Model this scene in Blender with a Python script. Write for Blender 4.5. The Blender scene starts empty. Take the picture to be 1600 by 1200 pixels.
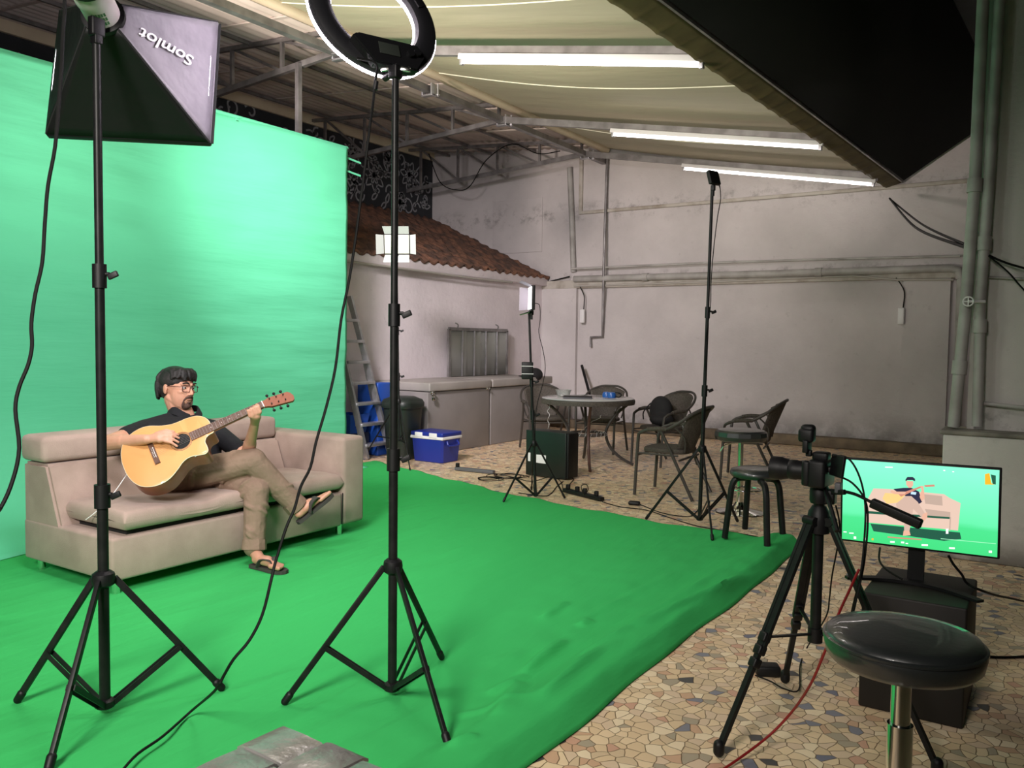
import bpy, bmesh, math, random
from mathutils import Vector, Matrix, noise
PI = math.pi
random.seed(7)
sc = bpy.context.scene
C = sc.collection

# ------------------------------------------------------------------ camera
FPX = 1300.0
PITCH, ROLL, YAW, CAMH = math.radians(2.955), math.radians(-0.7206), math.radians(33.09), 1.4
UPZ = Vector((0, 0, 1))
_fw = Vector((-math.sin(YAW), math.cos(YAW), 0)); _rt = Vector((math.cos(YAW), math.sin(YAW), 0))
FWD = _fw * math.cos(PITCH) - UPZ * math.sin(PITCH)
_dn = -(UPZ * math.cos(PITCH) + _fw * math.sin(PITCH))
RGT = _rt * math.cos(ROLL) + _dn * math.sin(ROLL)
DWN = -_rt * math.sin(ROLL) + _dn * math.cos(ROLL)
CAM = Vector((0, 0, CAMH))
cam_d = bpy.data.cameras.new('camera'); cam_d.sensor_width = 36; cam_d.lens = 36 * FPX / 1600
cam_d.clip_start = 0.05; cam_d.clip_end = 100
cam = bpy.data.objects.new('camera', cam_d); C.objects.link(cam)
_M = Matrix((RGT, -DWN, -FWD)).transposed().to_4x4(); _M.translation = CAM
cam.matrix_world = _M
sc.camera = cam

# ------------------------------------------------------------------ world, exposure
sc.view_settings.view_transform = 'Standard'; sc.view_settings.look = 'None'
sc.view_settings.gamma = 1; sc.view_settings.use_curve_mapping = False
sc.view_settings.exposure = 0.38
w = bpy.data.worlds.new('night'); sc.world = w; w.use_nodes = True
w.node_tree.nodes['Background'].inputs[0].default_value = (0.45, 0.6, 0.45, 1)
w.node_tree.nodes['Background'].inputs[1].default_value = 0.0015

def area_lamp(name, loc, target, size, power, col, spread=180, sizey=None):
    l = bpy.data.lights.new(name, 'AREA'); l.energy = power; l.color = col; l.size = size
    if sizey: l.shape = 'RECTANGLE'; l.size_y = sizey
    l.spread = math.radians(spread)
    o = bpy.data.objects.new(name, l); C.objects.link(o); o.location = loc
    o.rotation_euler = (Vector(target) - Vector(loc)).to_track_quat('-Z', 'Y').to_euler()
    return o
# added fill lights outside the view, to brighten the set, canopy and rear walls
area_lamp('added_fill', (-0.9, -1.6, 3.0), (-3.6, 3.2, 0.2), 1.0, 60, (1.0, 0.93, 0.86), 84)
area_lamp('added_overhead_fill', (-3.5, 3.3, 3.78), (-3.5, 4.4, 0.0), 0.8, 20, (1.0, 0.93, 0.90), 165)
area_lamp('added_canopy_fill', (-5.3, 0.7, 1.3), (-4.6, 6.5, 4.7), 0.7, 85, (1.0, 0.84, 0.76), 66)
area_lamp('added_rear_fill', (-4.6, 3.1, 4.0), (-7.2, 10.4, 0.7), 0.6, 54, (1.0, 0.90, 0.93), 66)
EM_SOFT, EM_RING, EM_LED, EM_SCREEN, EM_TUBE = 37.0, 30.0, 4.0, 0.95, 6.5

# ------------------------------------------------------------------ points: a pixel of the photo on a real plane of the place
def ray(px, py): return (px - 800) / FPX * RGT + (py - 600) / FPX * DWN + FWD
def _pl(px, py, ax, v):
    r = ray(px, py); return CAM + r * ((v - CAM[ax]) / r[ax])
def G(px, py, z=0.0): return _pl(px, py, 2, z)
def PX(px, py, x): return _pl(px, py, 0, x)
def PY(px, py, y): return _pl(px, py, 1, y)
def DEP(px, py, d): return CAM + ray(px, py) * d

# ------------------------------------------------------------------ mesh helper
ORG = {}
def frame(d, up=UPZ):
    d = Vector(d).normalized(); x = d.cross(up)
    if x.length < 1e-4: x = d.cross(Vector((0, 1, 0)))
    x.normalize(); return x, x.cross(d).normalized(), d
class MB:
    def __init__(s): s.b = bmesh.new(); s.mi = 0
    def _m(s, faces):
        if s.mi:
            for f in faces: f.material_index = s.mi
    def box(s, c, size, rot=None, bev=0.0):
        c = Vector(c); sx, sy, sz = [q / 2 for q in size]
        R = rot if rot is not None else Matrix.Identity(3)
        vs = [s.b.verts.new(c + R @ Vector((x * sx, y * sy, z * sz))) for x in (-1, 1) for y in (-1, 1) for z in (-1, 1)]
        fs = [s.b.faces.new([vs[i] for i in q]) for q in ((0, 1, 3, 2), (4, 6, 7, 5), (0, 4, 5, 1), (2, 3, 7, 6), (0, 2, 6, 4), (1, 5, 7, 3))]
        s._m(fs)
        if bev:
            es = list({e for f in fs for e in f.edges})
            r = bmesh.ops.bevel(s.b, geom=es, offset=bev, segments=3, profile=0.5, affect='EDGES')
            s._m(r['faces'])
        return s
    def bar(s, p0, p1, w, h, up=UPZ, bev=0.0):
        p0, p1 = Vector(p0), Vector(p1); x, y, d = frame(p1 - p0, up)
        R = Matrix((x, y, d)).transposed()
        return s.box((p0 + p1) / 2, (w, h, (p1 - p0).length), R, bev)
    def ring_sweep(s, rings, closed=False, cap=True):
        loops = [[s.b.verts.new(p) for p in r] for r in rings]
        n = len(loops[0]); fs = []
        rng = range(len(loops)) if closed else range(len(loops) - 1)
        for i in rng:
            a, b_ = loops[i], loops[(i + 1) % len(loops)]
            for k in range(n):
                try: fs.append(s.b.faces.new((a[k], a[(k + 1) % n], b_[(k + 1) % n], b_[k])))
                except ValueError: pass
        if cap and not closed:
            for l in (loops[0][::-1], loops[-1]):
                try: fs.append(s.b.faces.new(l))
                except ValueError: pass
        s._m(fs); return s
    def tube(s, pts, r, seg=8, closed=False, smooth=0, sec=None):
        pts = [Vector(p) for p in pts]
        rr = list(r) if isinstance(r, (list, tuple)) else [r] * len(pts)
        if smooth: pts, rr = spline(pts, rr, smooth, closed)
        n = len(pts); rings = []
        t0 = (pts[1] - pts[0]).normalized(); x, y, _ = frame(t0); prev = t0
        for i, p in enumerate(pts):
            if closed: t = (pts[(i + 1) % n] - pts[i - 1])
            else: t = pts[min(i + 1, n - 1)] - pts[max(i - 1, 0)]
            if t.length < 1e-9: t = prev.copy()
            t.normalize(); q = prev.rotation_difference(t); x = q @ x; y = q @ y; prev = t
            x = (x - t * x.dot(t)).normalized(); y = t.cross(x)
            if sec: rings.append([p + x * (a * rr[i]) + y * (c_ * rr[i]) for a, c_ in sec])
            else: rings.append([p + x * (math.cos(2 * PI * k / seg) * rr[i]) + y * (math.sin(2 * PI * k / seg) * rr[i]) for k in range(seg)])
        return s.ring_sweep(rings, closed)
    def cyl(s, p0, p1, r0, r1=None, seg=16): return s.tube([p0, p1], [r0, r0 if r1 is None else r1], seg)
    def lathe(s, prof, c=(0, 0, 0), axis=UPZ, seg=32, sx=1.0, sy=1.0):
        c = Vector(c); x, y, d = frame(axis, Vector((0, 1, 0)) if abs(Vector(axis).normalized().z) > .9 else UPZ)
        rings = [[c + x * (math.cos(2 * PI * k / seg) * r * sx) + y * (math.sin(2 * PI * k / seg) * r * sy) + d * h for k in range(seg)] for r, h in prof]
        return s.ring_sweep(rings)
    def ell(s, c, rad, rot=None, u=20, v=14):
        M = Matrix.Translation(Vector(c)) @ (rot.to_4x4() if rot is not None else Matrix.Identity(4)) @ Matrix.Diagonal((*rad, 1))
        r = bmesh.ops.create_uvsphere(s.b, u_segments=u, v_segments=v, radius=1, matrix=M)
        if s.mi:
            for q in r['verts']:
                for f in q.link_faces: f.material_index = s.mi
        return s
    def cap(s, p0, p1, r0, r1, flat=1.0, up=UPZ):
        """tapered capsule"""
        p0, p1 = Vector(p0), Vector(p1); x, y, d = frame(p1 - p0, up); L = (p1 - p0).length
        rings = []; N = 6; seg = 14
        for i in range(1, N): a = -PI / 2 + PI / 2 * i / N; rings.append((p0 + d * (math.sin(a) * r0), math.cos(a) * r0))
        rings += [(p0, r0), (p1, r1)]
        for i in range(1, N): a = PI / 2 * i / N; rings.append((p1 + d * (math.sin(a) * r1), math.cos(a) * r1))
        return s.ring_sweep([[c + x * (math.cos(2 * PI * k / seg) * r) + y * (math.sin(2 * PI * k / seg) * r * flat) for k in range(seg)] for c, r in rings])
    def prism(s, poly, o, ax, ay, n, depth):
        """polygon in the plane (ax, ay), extruded by depth along n"""
        o, ax, ay, n = Vector(o), Vector(ax), Vector(ay), Vector(n)
        a = [s.b.verts.new(o + ax * p[0] + ay * p[1]) for p in poly]
        b_ = [s.b.verts.new(v.co + n * depth) for v in a]; m = len(a); fs = []
        fs.append(s.b.faces.new(a[::-1])); fs.append(s.b.faces.new(b_))
        for k in range(m): fs.append(s.b.faces.new((a[k], a[(k + 1) % m], b_[(k + 1) % m], b_[k])))
        s._m(fs); return s
    def quad(s, *p):
        f = s.b.faces.new([s.b.verts.new(Vector(q)) for q in p]); s._m([f]); return s
    def grid(s, fn, nu, nv):
        vs = [[s.b.verts.new(Vector(fn(i / nu, j / nv))) for j in range(nv + 1)] for i in range(nu + 1)]; fs = []
        for i in range(nu):
            for j in range(nv): fs.append(s.b.faces.new((vs[i][j], vs[i + 1][j], vs[i + 1][j + 1], vs[i][j + 1])))
        s._m(fs); return s
    def build(s, name, mat, parent=None, ang=35, fix=True):
        o0 = ORG.get(parent.name, Vector()) if parent else Vector()
        if fix: bmesh.ops.recalc_face_normals(s.b, faces=s.b.faces)
        for v in s.b.verts: v.co -= o0
        me = bpy.data.meshes.new(name); s.b.to_mesh(me); s.b.free()
        for m in (mat if isinstance(mat, (list, tuple)) else [mat]): me.materials.append(m)
        me.shade_smooth(); me.set_sharp_from_angle(angle=math.radians(ang))
        o = bpy.data.objects.new(name, me); C.objects.link(o)
        if parent: o.parent = parent; ORG[o.name] = o0
        return o
def spline(pts, rr, k, closed=False):
    out, ro = [], []; n = len(pts)
    for i in range(n if closed else n - 1):
        if closed: p = [pts[(i + j) % n] for j in (-1, 0, 1, 2)]; r = [rr[(i + j) % n] for j in (0, 1)]
        else: p = [pts[max(i - 1, 0)], pts[i], pts[i + 1], pts[min(i + 2, n - 1)]]; r = [rr[i], rr[i + 1]]
        for j in range(k):
            t = j / k
            out.append(0.5 * ((2 * p[1]) + (p[2] - p[0]) * t + (2 * p[0] - 5 * p[1] + 4 * p[2] - p[3]) * t * t + (3 * p[1] - p[0] - 3 * p[2] + p[3]) * t ** 3))
            ro.append(r[0] * (1 - t) + r[1] * t)
    if not closed: out.append(pts[-1]); ro.append(rr[-1])
    return out, ro
def tag(o, label, cat, group=None, kind=None):
    o['label'] = label; o['category'] = cat
    if group: o['group'] = group
    if kind: o['kind'] = kind
    return o
def thing(name, loc, label, cat, group=None):
    o = bpy.data.objects.new(name, None); o.empty_display_size = 0.1; C.objects.link(o); o.location = loc
    ORG[o.name] = Vector(loc); return tag(o, label, cat, group)
def struct(mb, name, mat, parent=None, **k):
    o = mb.build(name, mat, parent, **k)
    if not parent: o['kind'] = 'structure'
    return o
def dup(root, loc, rz, label, group=None):
    r = root.copy(); C.objects.link(r); r.location = loc; r.rotation_euler = (0, 0, rz); r['label'] = label
    if group: r['group'] = group
    for ch in list(root.children):
        c = ch.copy(); C.objects.link(c); c.parent = r
        for g in list(ch.children): d = g.copy(); C.objects.link(d); d.parent = c
    return r

# ------------------------------------------------------------------ materials
def mat(name, col, rough=0.6, metal=0.0, col2=None, nscale=8, nlo=0.35, nhi=0.65, bump=0, bscale=60, stretch=None, coat=0, sheen=0, emit=None, trans=0, spec=0.5, detail=4):
    m = bpy.data.materials.new(name); m.use_nodes = True; nt = m.node_tree; N = nt.nodes; L = nt.links
    p = N['Principled BSDF']
    p.inputs['Base Color'].default_value = (*col, 1); p.inputs['Roughness'].default_value = rough; p.inputs['Metallic'].default_value = metal
    p.inputs['Coat Weight'].default_value = coat; p.inputs['Sheen Weight'].default_value = sheen; p.inputs['Transmission Weight'].default_value = trans
    p.inputs['Specular IOR Level'].default_value = spec
    tc = N.new('ShaderNodeTexCoord'); mp = N.new('ShaderNodeMapping'); L.new(tc.outputs['Object'], mp.inputs[0])
    if stretch: mp.inputs['Scale'].default_value = stretch
    if col2:
        n = N.new('ShaderNodeTexNoise'); n.inputs['Scale'].default_value = nscale; n.inputs['Detail'].default_value = detail; L.new(mp.outputs[0], n.inputs['Vector'])
        r = N.new('ShaderNodeMapRange'); r.inputs[1].default_value = nlo; r.inputs[2].default_value = nhi; L.new(n.outputs['Fac'], r.inputs[0])
        x = N.new('ShaderNodeMix'); x.data_type = 'RGBA'; x.inputs[6].default_value = (*col, 1); x.inputs[7].default_value = (*col2, 1)
        L.new(r.outputs[0], x.inputs[0]); L.new(x.outputs[2], p.inputs['Base Color'])
    if bump:
        n2 = N.new('ShaderNodeTexNoise'); n2.inputs['Scale'].default_value = bscale; n2.inputs['Detail'].default_value = 3; L.new(mp.outputs[0], n2.inputs['Vector'])
        b = N.new('ShaderNodeBump'); b.inputs['Distance'].default_value = bump; b.inputs['Strength'].default_value = 1; L.new(n2.outputs['Fac'], b.inputs['Height']); L.new(b.outputs[0], p.inputs['Normal'])
    if emit:
        p.inputs['Emission Color'].default_value = (*emit[0], 1); p.inputs['Emission Strength'].default_value = emit[1]
    return m
def nt_of(m): return m.node_tree, m.node_tree.nodes, m.node_tree.links, m.node_tree.nodes['Principled BSDF']

M = {}
M['black'] = mat('black_metal', (0.008, 0.009, 0.009), 0.42, 0.0, col2=(0.014, 0.014, 0.014), nscale=20, spec=0.22)
M['blackplastic'] = mat('black_plastic', (0.005, 0.005, 0.006), 0.5, spec=.35, bump=0.0004, bscale=400)
M['blackmatte'] = mat('black_fabric', (0.008, 0.008, 0.009), 0.85, bump=0.001, bscale=200)
M['cable'] = mat('cable_rubber', (0.005, 0.005, 0.005), 0.6, spec=.2)
M['redcable'] = mat('red_cable_rubber', (0.25, 0.01, 0.012), 0.45)
M['chrome'] = mat('chrome', (0.75, 0.75, 0.72), 0.12, 1.0)
M['steel'] = mat('galvanised_steel', (0.33, 0.32, 0.32), 0.45, 0.6, col2=(0.2, 0.19, 0.19), nscale=6)
M['silver'] = mat('aluminium', (0.62, 0.62, 0.66), 0.35, 0.8, col2=(0.5, 0.5, 0.52), nscale=12)
M['white'] = mat('white_plastic', (0.75, 0.75, 0.75), 0.4)
M['greyplastic'] = mat('grey_plastic', (0.1, 0.1, 0.11), 0.5)

def wall_mat(name, base, dirt=(0.10, 0.085, 0.07), zlo=0.0, zhi=0.55, amount=0.8, bands=()):
    """painted plaster with mottling, grime rising from the base and soot under the ledges"""
    m = mat(name, base, 0.85); nt, N, L, p = nt_of(m)
    geo = N.new('ShaderNodeNewGeometry'); sx = N.new('ShaderNodeSeparateXYZ'); L.new(geo.outputs['Position'], sx.inputs[0])
    def noise_(sc_, det=6, r=0.6):
        n = N.new('ShaderNodeTexNoise'); n.inputs['Scale'].default_value = sc_; n.inputs['Detail'].default_value = det; n.inputs['Roughness'].default_value = r
        L.new(geo.outputs['Position'], n.inputs['Vector']); return n.outputs['Fac']
    def mr(v, a, b, c=0, d=1):
        q = N.new('ShaderNodeMapRange'); q.inputs[1].default_value = a; q.inputs[2].default_value = b; q.inputs[3].default_value = c; q.inputs[4].default_value = d
        L.new(v, q.inputs[0]); return q.outputs[0]
    def mth(op, a, b):
        q = N.new('ShaderNodeMath'); q.operation = op
        for i, v in enumerate((a, b)):
            if isinstance(v, (int, float)): q.inputs[i].default_value = v
            else: L.new(v, q.inputs[i])
        return q.outputs[0]
    def mix(fac, a, b):
        x = N.new('ShaderNodeMix'); x.data_type = 'RGBA'; L.new(fac, x.inputs[0])
        for i, v in ((6, a), (7, b)):
            if isinstance(v, tuple): x.inputs[i].default_value = (*v, 1)
            else: L.new(v, x.inputs[i])
        return x.outputs[2]
    c = mix(mr(noise_(1.3), 0.35, 0.7), base, tuple(q * 0.84 for q in base))
    c = mix(mr(noise_(9, 8), 0.62, 0.75, 0, 0.5), c, tuple(q * 0.6 for q in base))
    g = mth('MULTIPLY', mr(sx.outputs['Z'], zlo, zhi, 1, 0), mr(noise_(2.6, 8, .7), 0.33, 0.55))
    c = mix(mth('MULTIPLY', g, amount), c, dirt)
    for zc, hw in bands:
        d = mth('ABSOLUTE', mth('SUBTRACT', sx.outputs['Z'], zc), 0)
        g2 = mth('MULTIPLY', mr(d, 0, hw, 1, 0), mr(noise_(4.5, 10, .75), 0.5, 0.68))
        c = mix(mth('MULTIPLY', g2, 0.75), c, (0.05, 0.045, 0.04))
    L.new(c, p.inputs['Base Color'])
    b = N.new('ShaderNodeBump'); b.inputs['Distance'].default_value = 0.006; L.new(noise_(14, 6), b.inputs['Height']); L.new(b.outputs[0], p.inputs['Normal'])
    return m
M['wall'] = wall_mat('wall_paint', (0.60, 0.565, 0.56), bands=((3.5, .22), (2.45, .1)), zhi=0.5)
M['wall_l'] = wall_mat('wall_paint_left', (0.84, 0.77, 0.80), zhi=0.35, amount=0.4)
M['wall_r'] = wall_mat('wall_paint_right', (0.66, 0.64, 0.60), bands=((0.9, .12),), zhi=0.2)
M['dark_wall'] = mat('chalkboard_paint', (0.018, 0.022, 0.027), 0.8, col2=(0.03, 0.033, 0.038), nscale=3)
M['chalk'] = mat('pale_grey_paint', (0.30, 0.31, 0.33), 0.8)
M['plaster_trim'] = mat('plaster_trim', (0.50, 0.47, 0.42), 0.8, col2=(0.28, 0.24, 0.19), nscale=5, nlo=.45, nhi=.75)
M['beige'] = mat('beige_paint', (0.72, 0.63, 0.45), 0.75, col2=(0.60, 0.51, 0.36), nscale=2)
M['asbestos'] = mat('ceiling_sheet', (0.80, 0.71, 0.64), 0.85, col2=(0.64, 0.565, 0.51), nscale=1.6)
M['pvc'] = mat('painted_pipe', (0.45, 0.44, 0.42), 0.55, col2=(0.30, 0.29, 0.27), nscale=4)
M['wirepaint'] = mat('painted_conduit', (0.42, 0.40, 0.36), 0.6)

# crazy paving terrazzo
m = mat('crazy_paving', (0.6, 0.5, 0.35), 0.42); M['floor'] = m; nt, N, L, p = nt_of(m)
tc = N.new('ShaderNodeTexCoord')
wz = N.new('ShaderNodeTexNoise'); wz.inputs['Scale'].default_value = 7; L.new(tc.outputs['Object'], wz.inputs['Vector'])
vm = N.new('ShaderNodeVectorMath'); vm.operation = 'MULTIPLY_ADD'; vm.inputs[1].default_value = (.05, .05, 0); L.new(wz.outputs['Color'], vm.inputs[0]); L.new(tc.outputs['Object'], vm.inputs[2])
v1 = N.new('ShaderNodeTexVoronoi'); v1.voronoi_dimensions = '2D'; v1.inputs['Scale'].default_value = 21; L.new(vm.outputs[0], v1.inputs['Vector'])
v2 = N.new('ShaderNodeTexVoronoi'); v2.voronoi_dimensions = '2D'; v2.feature = 'DISTANCE_TO_EDGE'; v2.inputs['Scale'].default_value = 21; L.new(vm.outputs[0], v2.inputs['Vector'])
sp = N.new('ShaderNodeSeparateColor'); L.new(v1.outputs['Color'], sp.inputs[0])
cr = N.new('ShaderNodeValToRGB'); cr.color_ramp.interpolation = 'CONSTANT'; els = cr.color_ramp.elements
cols = [(0, (.60, .47, .31)), (.2, (.66, .53, .36)), (.38, (.54, .43, .29)), (.52, (.70, .60, .44)), (.66, (.58, .46, .34)), (.80, (.50, .33, .22)), (.855, (.33, .29, .22)), (.925, (.17, .18, .23)), (.945, (.50, .30, .22)), (.975, (.13, .14, .20)), (.992, (.05, .05, .055))]
els[0].color = (*cols[0][1], 1); els[1].position = cols[1][0]; els[1].color = (*cols[1][1], 1)
for q, c_ in cols[2:]: e = els.new(q); e.color = (*c_, 1)
L.new(sp.outputs[0], cr.inputs[0])
mr = N.new('ShaderNodeMapRange'); mr.inputs[1].default_value = 0.012; mr.inputs[2].default_value = 0.04; L.new(v2.outputs['Distance'], mr.inputs[0])
mx = N.new('ShaderNodeMix'); mx.data_type = 'RGBA'; mx.inputs[6].default_value = (.19, .12, .065, 1); L.new(mr.outputs[0], mx.inputs[0]); L.new(cr.outputs[0], mx.inputs[7])
dn = N.new('ShaderNodeTexNoise'); dn.inputs['Scale'].default_value = 0.9; dn.inputs['Detail'].default_value = 5; L.new(tc.outputs['Object'], dn.inputs['Vector'])
dr = N.new('ShaderNodeMapRange'); dr.inputs[1].default_value = .4; dr.inputs[2].default_value = .7; dr.inputs[4].default_value = .45; L.new(dn.outputs['Fac'], dr.inputs[0])
m2 = N.new('ShaderNodeMix'); m2.data_type = 'RGBA'; m2.blend_type = 'MULTIPLY'; m2.inputs[7].default_value = (.8, .75, .68, 1); L.new(dr.outputs[0], m2.inputs[0]); L.new(mx.outputs[2], m2.inputs[6])
bc = N.new('ShaderNodeMix'); bc.data_type = 'RGBA'; bc.blend_type = 'MULTIPLY'; bc.inputs[0].default_value = 1; bc.inputs[7].default_value = (1.36, 1.30, 1.24, 1); L.new(m2.outputs[2], bc.inputs[6]); L.new(bc.outputs[2], p.inputs['Base Color'])
b = N.new('ShaderNodeBump'); b.inputs['Distance'].default_value = .002; L.new(mr.outputs[0], b.inputs['Height']); L.new(b.outputs[0], p.inputs['Normal'])

def cloth_mat(name, col, bump, stretch, scale, col2=None):
    m = mat(name, col, 0.95, spec=0.15); nt, N, L, p = nt_of(m)
    tc = N.new('ShaderNodeTexCoord'); mp = N.new('ShaderNodeMapping'); mp.inputs['Scale'].default_value = stretch; L.new(tc.outputs['Object'], mp.inputs[0])
    n = N.new('ShaderNodeTexNoise'); n.inputs['Scale'].default_value = scale; n.inputs['Detail'].default_value = 5; n.inputs['Roughness'].default_value = .45; L.new(mp.outputs[0], n.inputs['Vector'])
    b = N.new('ShaderNodeBump'); b.inputs['Distance'].default_value = bump; L.new(n.outputs['Fac'], b.inputs['Height']); L.new(b.outputs[0], p.inputs['Normal'])
    return m
M['backdrop'] = cloth_mat('mint_cloth_lit', (0.13, 0.62, 0.36), 0.024, (1, .35, 3.2), 1.6)  # paler than the floor cloth: its brighter, bluish light is put into the colour
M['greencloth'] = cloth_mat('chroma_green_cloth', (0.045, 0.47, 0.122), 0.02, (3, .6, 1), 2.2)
M['canopy'] = mat('canopy_tarp', (0.42, 0.385, 0.27), 0.7, col2=(0.37, 0.34, 0.24), nscale=.8, bump=.02, bscale=1.5, stretch=(.5, 2, 1))

# ================================================================== THE SETTING
YB, XL, XD = 12.0, -7.2, -9.6
struct(MB().box((-3.5, 6.5, -0.1), (15, 15, 0.2)), 'floor', M['floor'])
# back wall: recessed fields between two piers, a beam band and an upper ledge
b = MB().box((-3.0, YB + 0.15, 4.0), (14.0, 0.3, 8.0))
struct(b, 'wall_back', M['wall'])
b = MB(); b.box((-6.88, YB - 0.035, 1.14), (0.66, 0.07, 2.28)); struct(b, 'trim_1', M['wall'])
b = MB(); b.box((-1.42, YB - 0.035, 1.14), (0.55, 0.07, 2.28)); struct(b, 'trim_2', M['wall'])
b = MB(); b.box((-3.8, YB - 0.04, 2.335), (7.0, 0.08, 0.13), bev=.01); struct(b, 'trim_3', M['plaster_trim'])
b = MB(); b.box((-3.75, YB - 0.02, 3.485), (5.6, 0.05, 0.05), bev=.01); b.box((-6.52, YB - .02, 4.0), (0.06, 0.05, 1.0), bev=.01); struct(b, 'trim_4', M['plaster_trim'])
b = MB(); b.box((-3.9, YB - 0.11, 0.07), (7.2, 0.22, 0.14), bev=.02); struct(b, 'baseboard_back', mat('grimy_kerb', (.22, .17, .11), .85, col2=(.10, .08, .055), nscale=4, bump=.01, bscale=20))
b = MB(); b.box((-7.75, YB - .008, 3.35), (1.0, .02, .9), bev=.005); struct(b, 'trim_5', M['wall'])
# left wall under the tiled lean-to, its ledge
b = MB(); b.box((XL - 0.1, 6.9, 1.22), (0.2, 10.2, 2.44)); struct(b, 'wall_left', M['wall_l'])
b = MB(); b.box((XL + 0.05, 7.0, 2.385), (0.1, 9.9, 0.13), bev=.008); struct(b, 'trim_6', M['wall_l'])
# dark painted wall above the tiles
dw = struct(MB().box((XD - 0.1, 6.5, 4.05), (0.2, 11.0, 1.2)), 'wall_left_upper', M['dark_wall'])
b = MB(); b.box((XD - 0.06, 6.5, 4.73), (0.2, 11.0, 0.18)); struct(b, 'trim_7', M['beige'])
# chalk flourishes painted on the dark wall
fl = MB(); xf = XD + 0.004
def stroke(pts, wd=.011):
    wd *= 1.35
    pts, _ = spline([Vector((xf, q[0], q[1])) for q in pts], [0] * len(pts), 5)
    for i in range(len(pts) - 1):
        d = pts[i + 1] - pts[i]
        if d.length < 1e-5: continue
        nrm = Vector((0, -d.z, d.y)).normalized() * wd
        fl.quad(pts[i] - nrm, pts[i + 1] - nrm, pts[i + 1] + nrm, pts[i] + nrm)
rf = random.Random(3)
def spiral(y, z, r, a0, turn, wd=.011):
    stroke([(y + r * (1 - k / 11) * math.cos(a0 + turn * k * .62), z + r * (1 - k / 11) * math.sin(a0 + turn * k * .62)) for k in range(10)], wd)
def petal(y, z, L_, W_, a):
    ca, sa = math.cos(a), math.sin(a)
    pts = [(0, 0), (.3, .5), (.65, .42), (1, 0), (.65, -.42), (.3, -.5), (0, 0)]
    stroke([(y + L_ * u * ca - W_ * v * sa, z + L_ * u * sa + W_ * v * ca) for u, v in pts], .010)
def flower(y, z, r):
    for k in range(7): petal(y, z, r, r * .5, k * 2 * PI / 7 + .3)
    spiral(y, z, r * .25, 0, 1)
for y, z, r in ((10.45, 4.12, .26), (11.35, 4.28, .24), (11.1, 3.78, .18), (9.95, 4.35, .18), (10.8, 4.45, .12)): flower(y, z, r)
for k in range(34):
    y = rf.uniform(9.3, 11.85); z = rf.uniform(3.68, 4.6); spiral(y, z, rf.uniform(.07, .17), rf.uniform(0, 6), rf.choice((-1, 1)))
for k in range(26):
    y = rf.uniform(9.3, 11.85); z = rf.uniform(3.68, 4.55); petal(y, z, rf.uniform(.12, .26), .07, rf.uniform(0, 6))
for k in range(26):
    y = rf.uniform(3.5, 9.4); z = rf.uniform(4.2, 4.6); spiral(y, z, rf.uniform(.07, .15), rf.uniform(0, 6), rf.choice((-1, 1)))
for y0, z0 in ((9.9, 3.9), (10.9, 3.95), (11.5, 4.0)):
    stroke([(y0, z0 - .25), (y0 + .1, z0), (y0 - .05, z0 + .25), (y0 + .15, z0 + .5)], .010)
fl.build('painted_flourishes', M['chalk'], dw, fix=False)

# tiled lean-to roof over the left wall
m = mat('clay_tiles', (0.24, 0.115, 0.07), 0.9, col2=(0.09, 0.055, 0.042), nscale=5, nlo=.35, nhi=.6, bump=.01, bscale=40)
rt = MB()
def tile(u, v):
    y = 2.0 + u * 9.97; s = v * 12; k = math.floor(s); fr_ = s - k
    x = -7.08 + (XD + 7.08) * v; z = 2.47 + (3.62 - 2.47) * v
    z += .020 * math.cos(2 * PI * y / .2) - .03 * fr_ + .02 * noise.noise((y * 2.1, v * 9, 0)) + .015 * noise.noise((y * 9, v * 30, 1))
    return (x, y, z)
rt.grid(tile, 400, 60)
o = rt.build('tiled_roof', m, ang=60, fix=False); md = o.modifiers.new('thick', 'SOLIDIFY'); md.thickness = .03; md.offset = -1
tag(o, 'weathered reddish-brown clay tile lean-to roof above the left wall', 'roof')

# sheet ceiling of the left bay, with its purlins
ce = MB(); ce.grid(lambda u, v: (XD - .05 + u * 3.65, 2.0 + v * 10, 4.80 - .31 * u + .012 * math.sin(2 * PI * u * 26)), 160, 2)
for v in range(1, 9): ce.box((-7.8, 2.0 + v * 1.22, 4.62), (3.6, .05, .012), Matrix.Rotation(math.radians(4.8), 3, 'Y'))
ceil = struct(ce, 'ceiling', M['asbestos'], fix=False)
md = ceil.modifiers.new('t', 'SOLIDIFY'); md.thickness = .01

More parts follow.
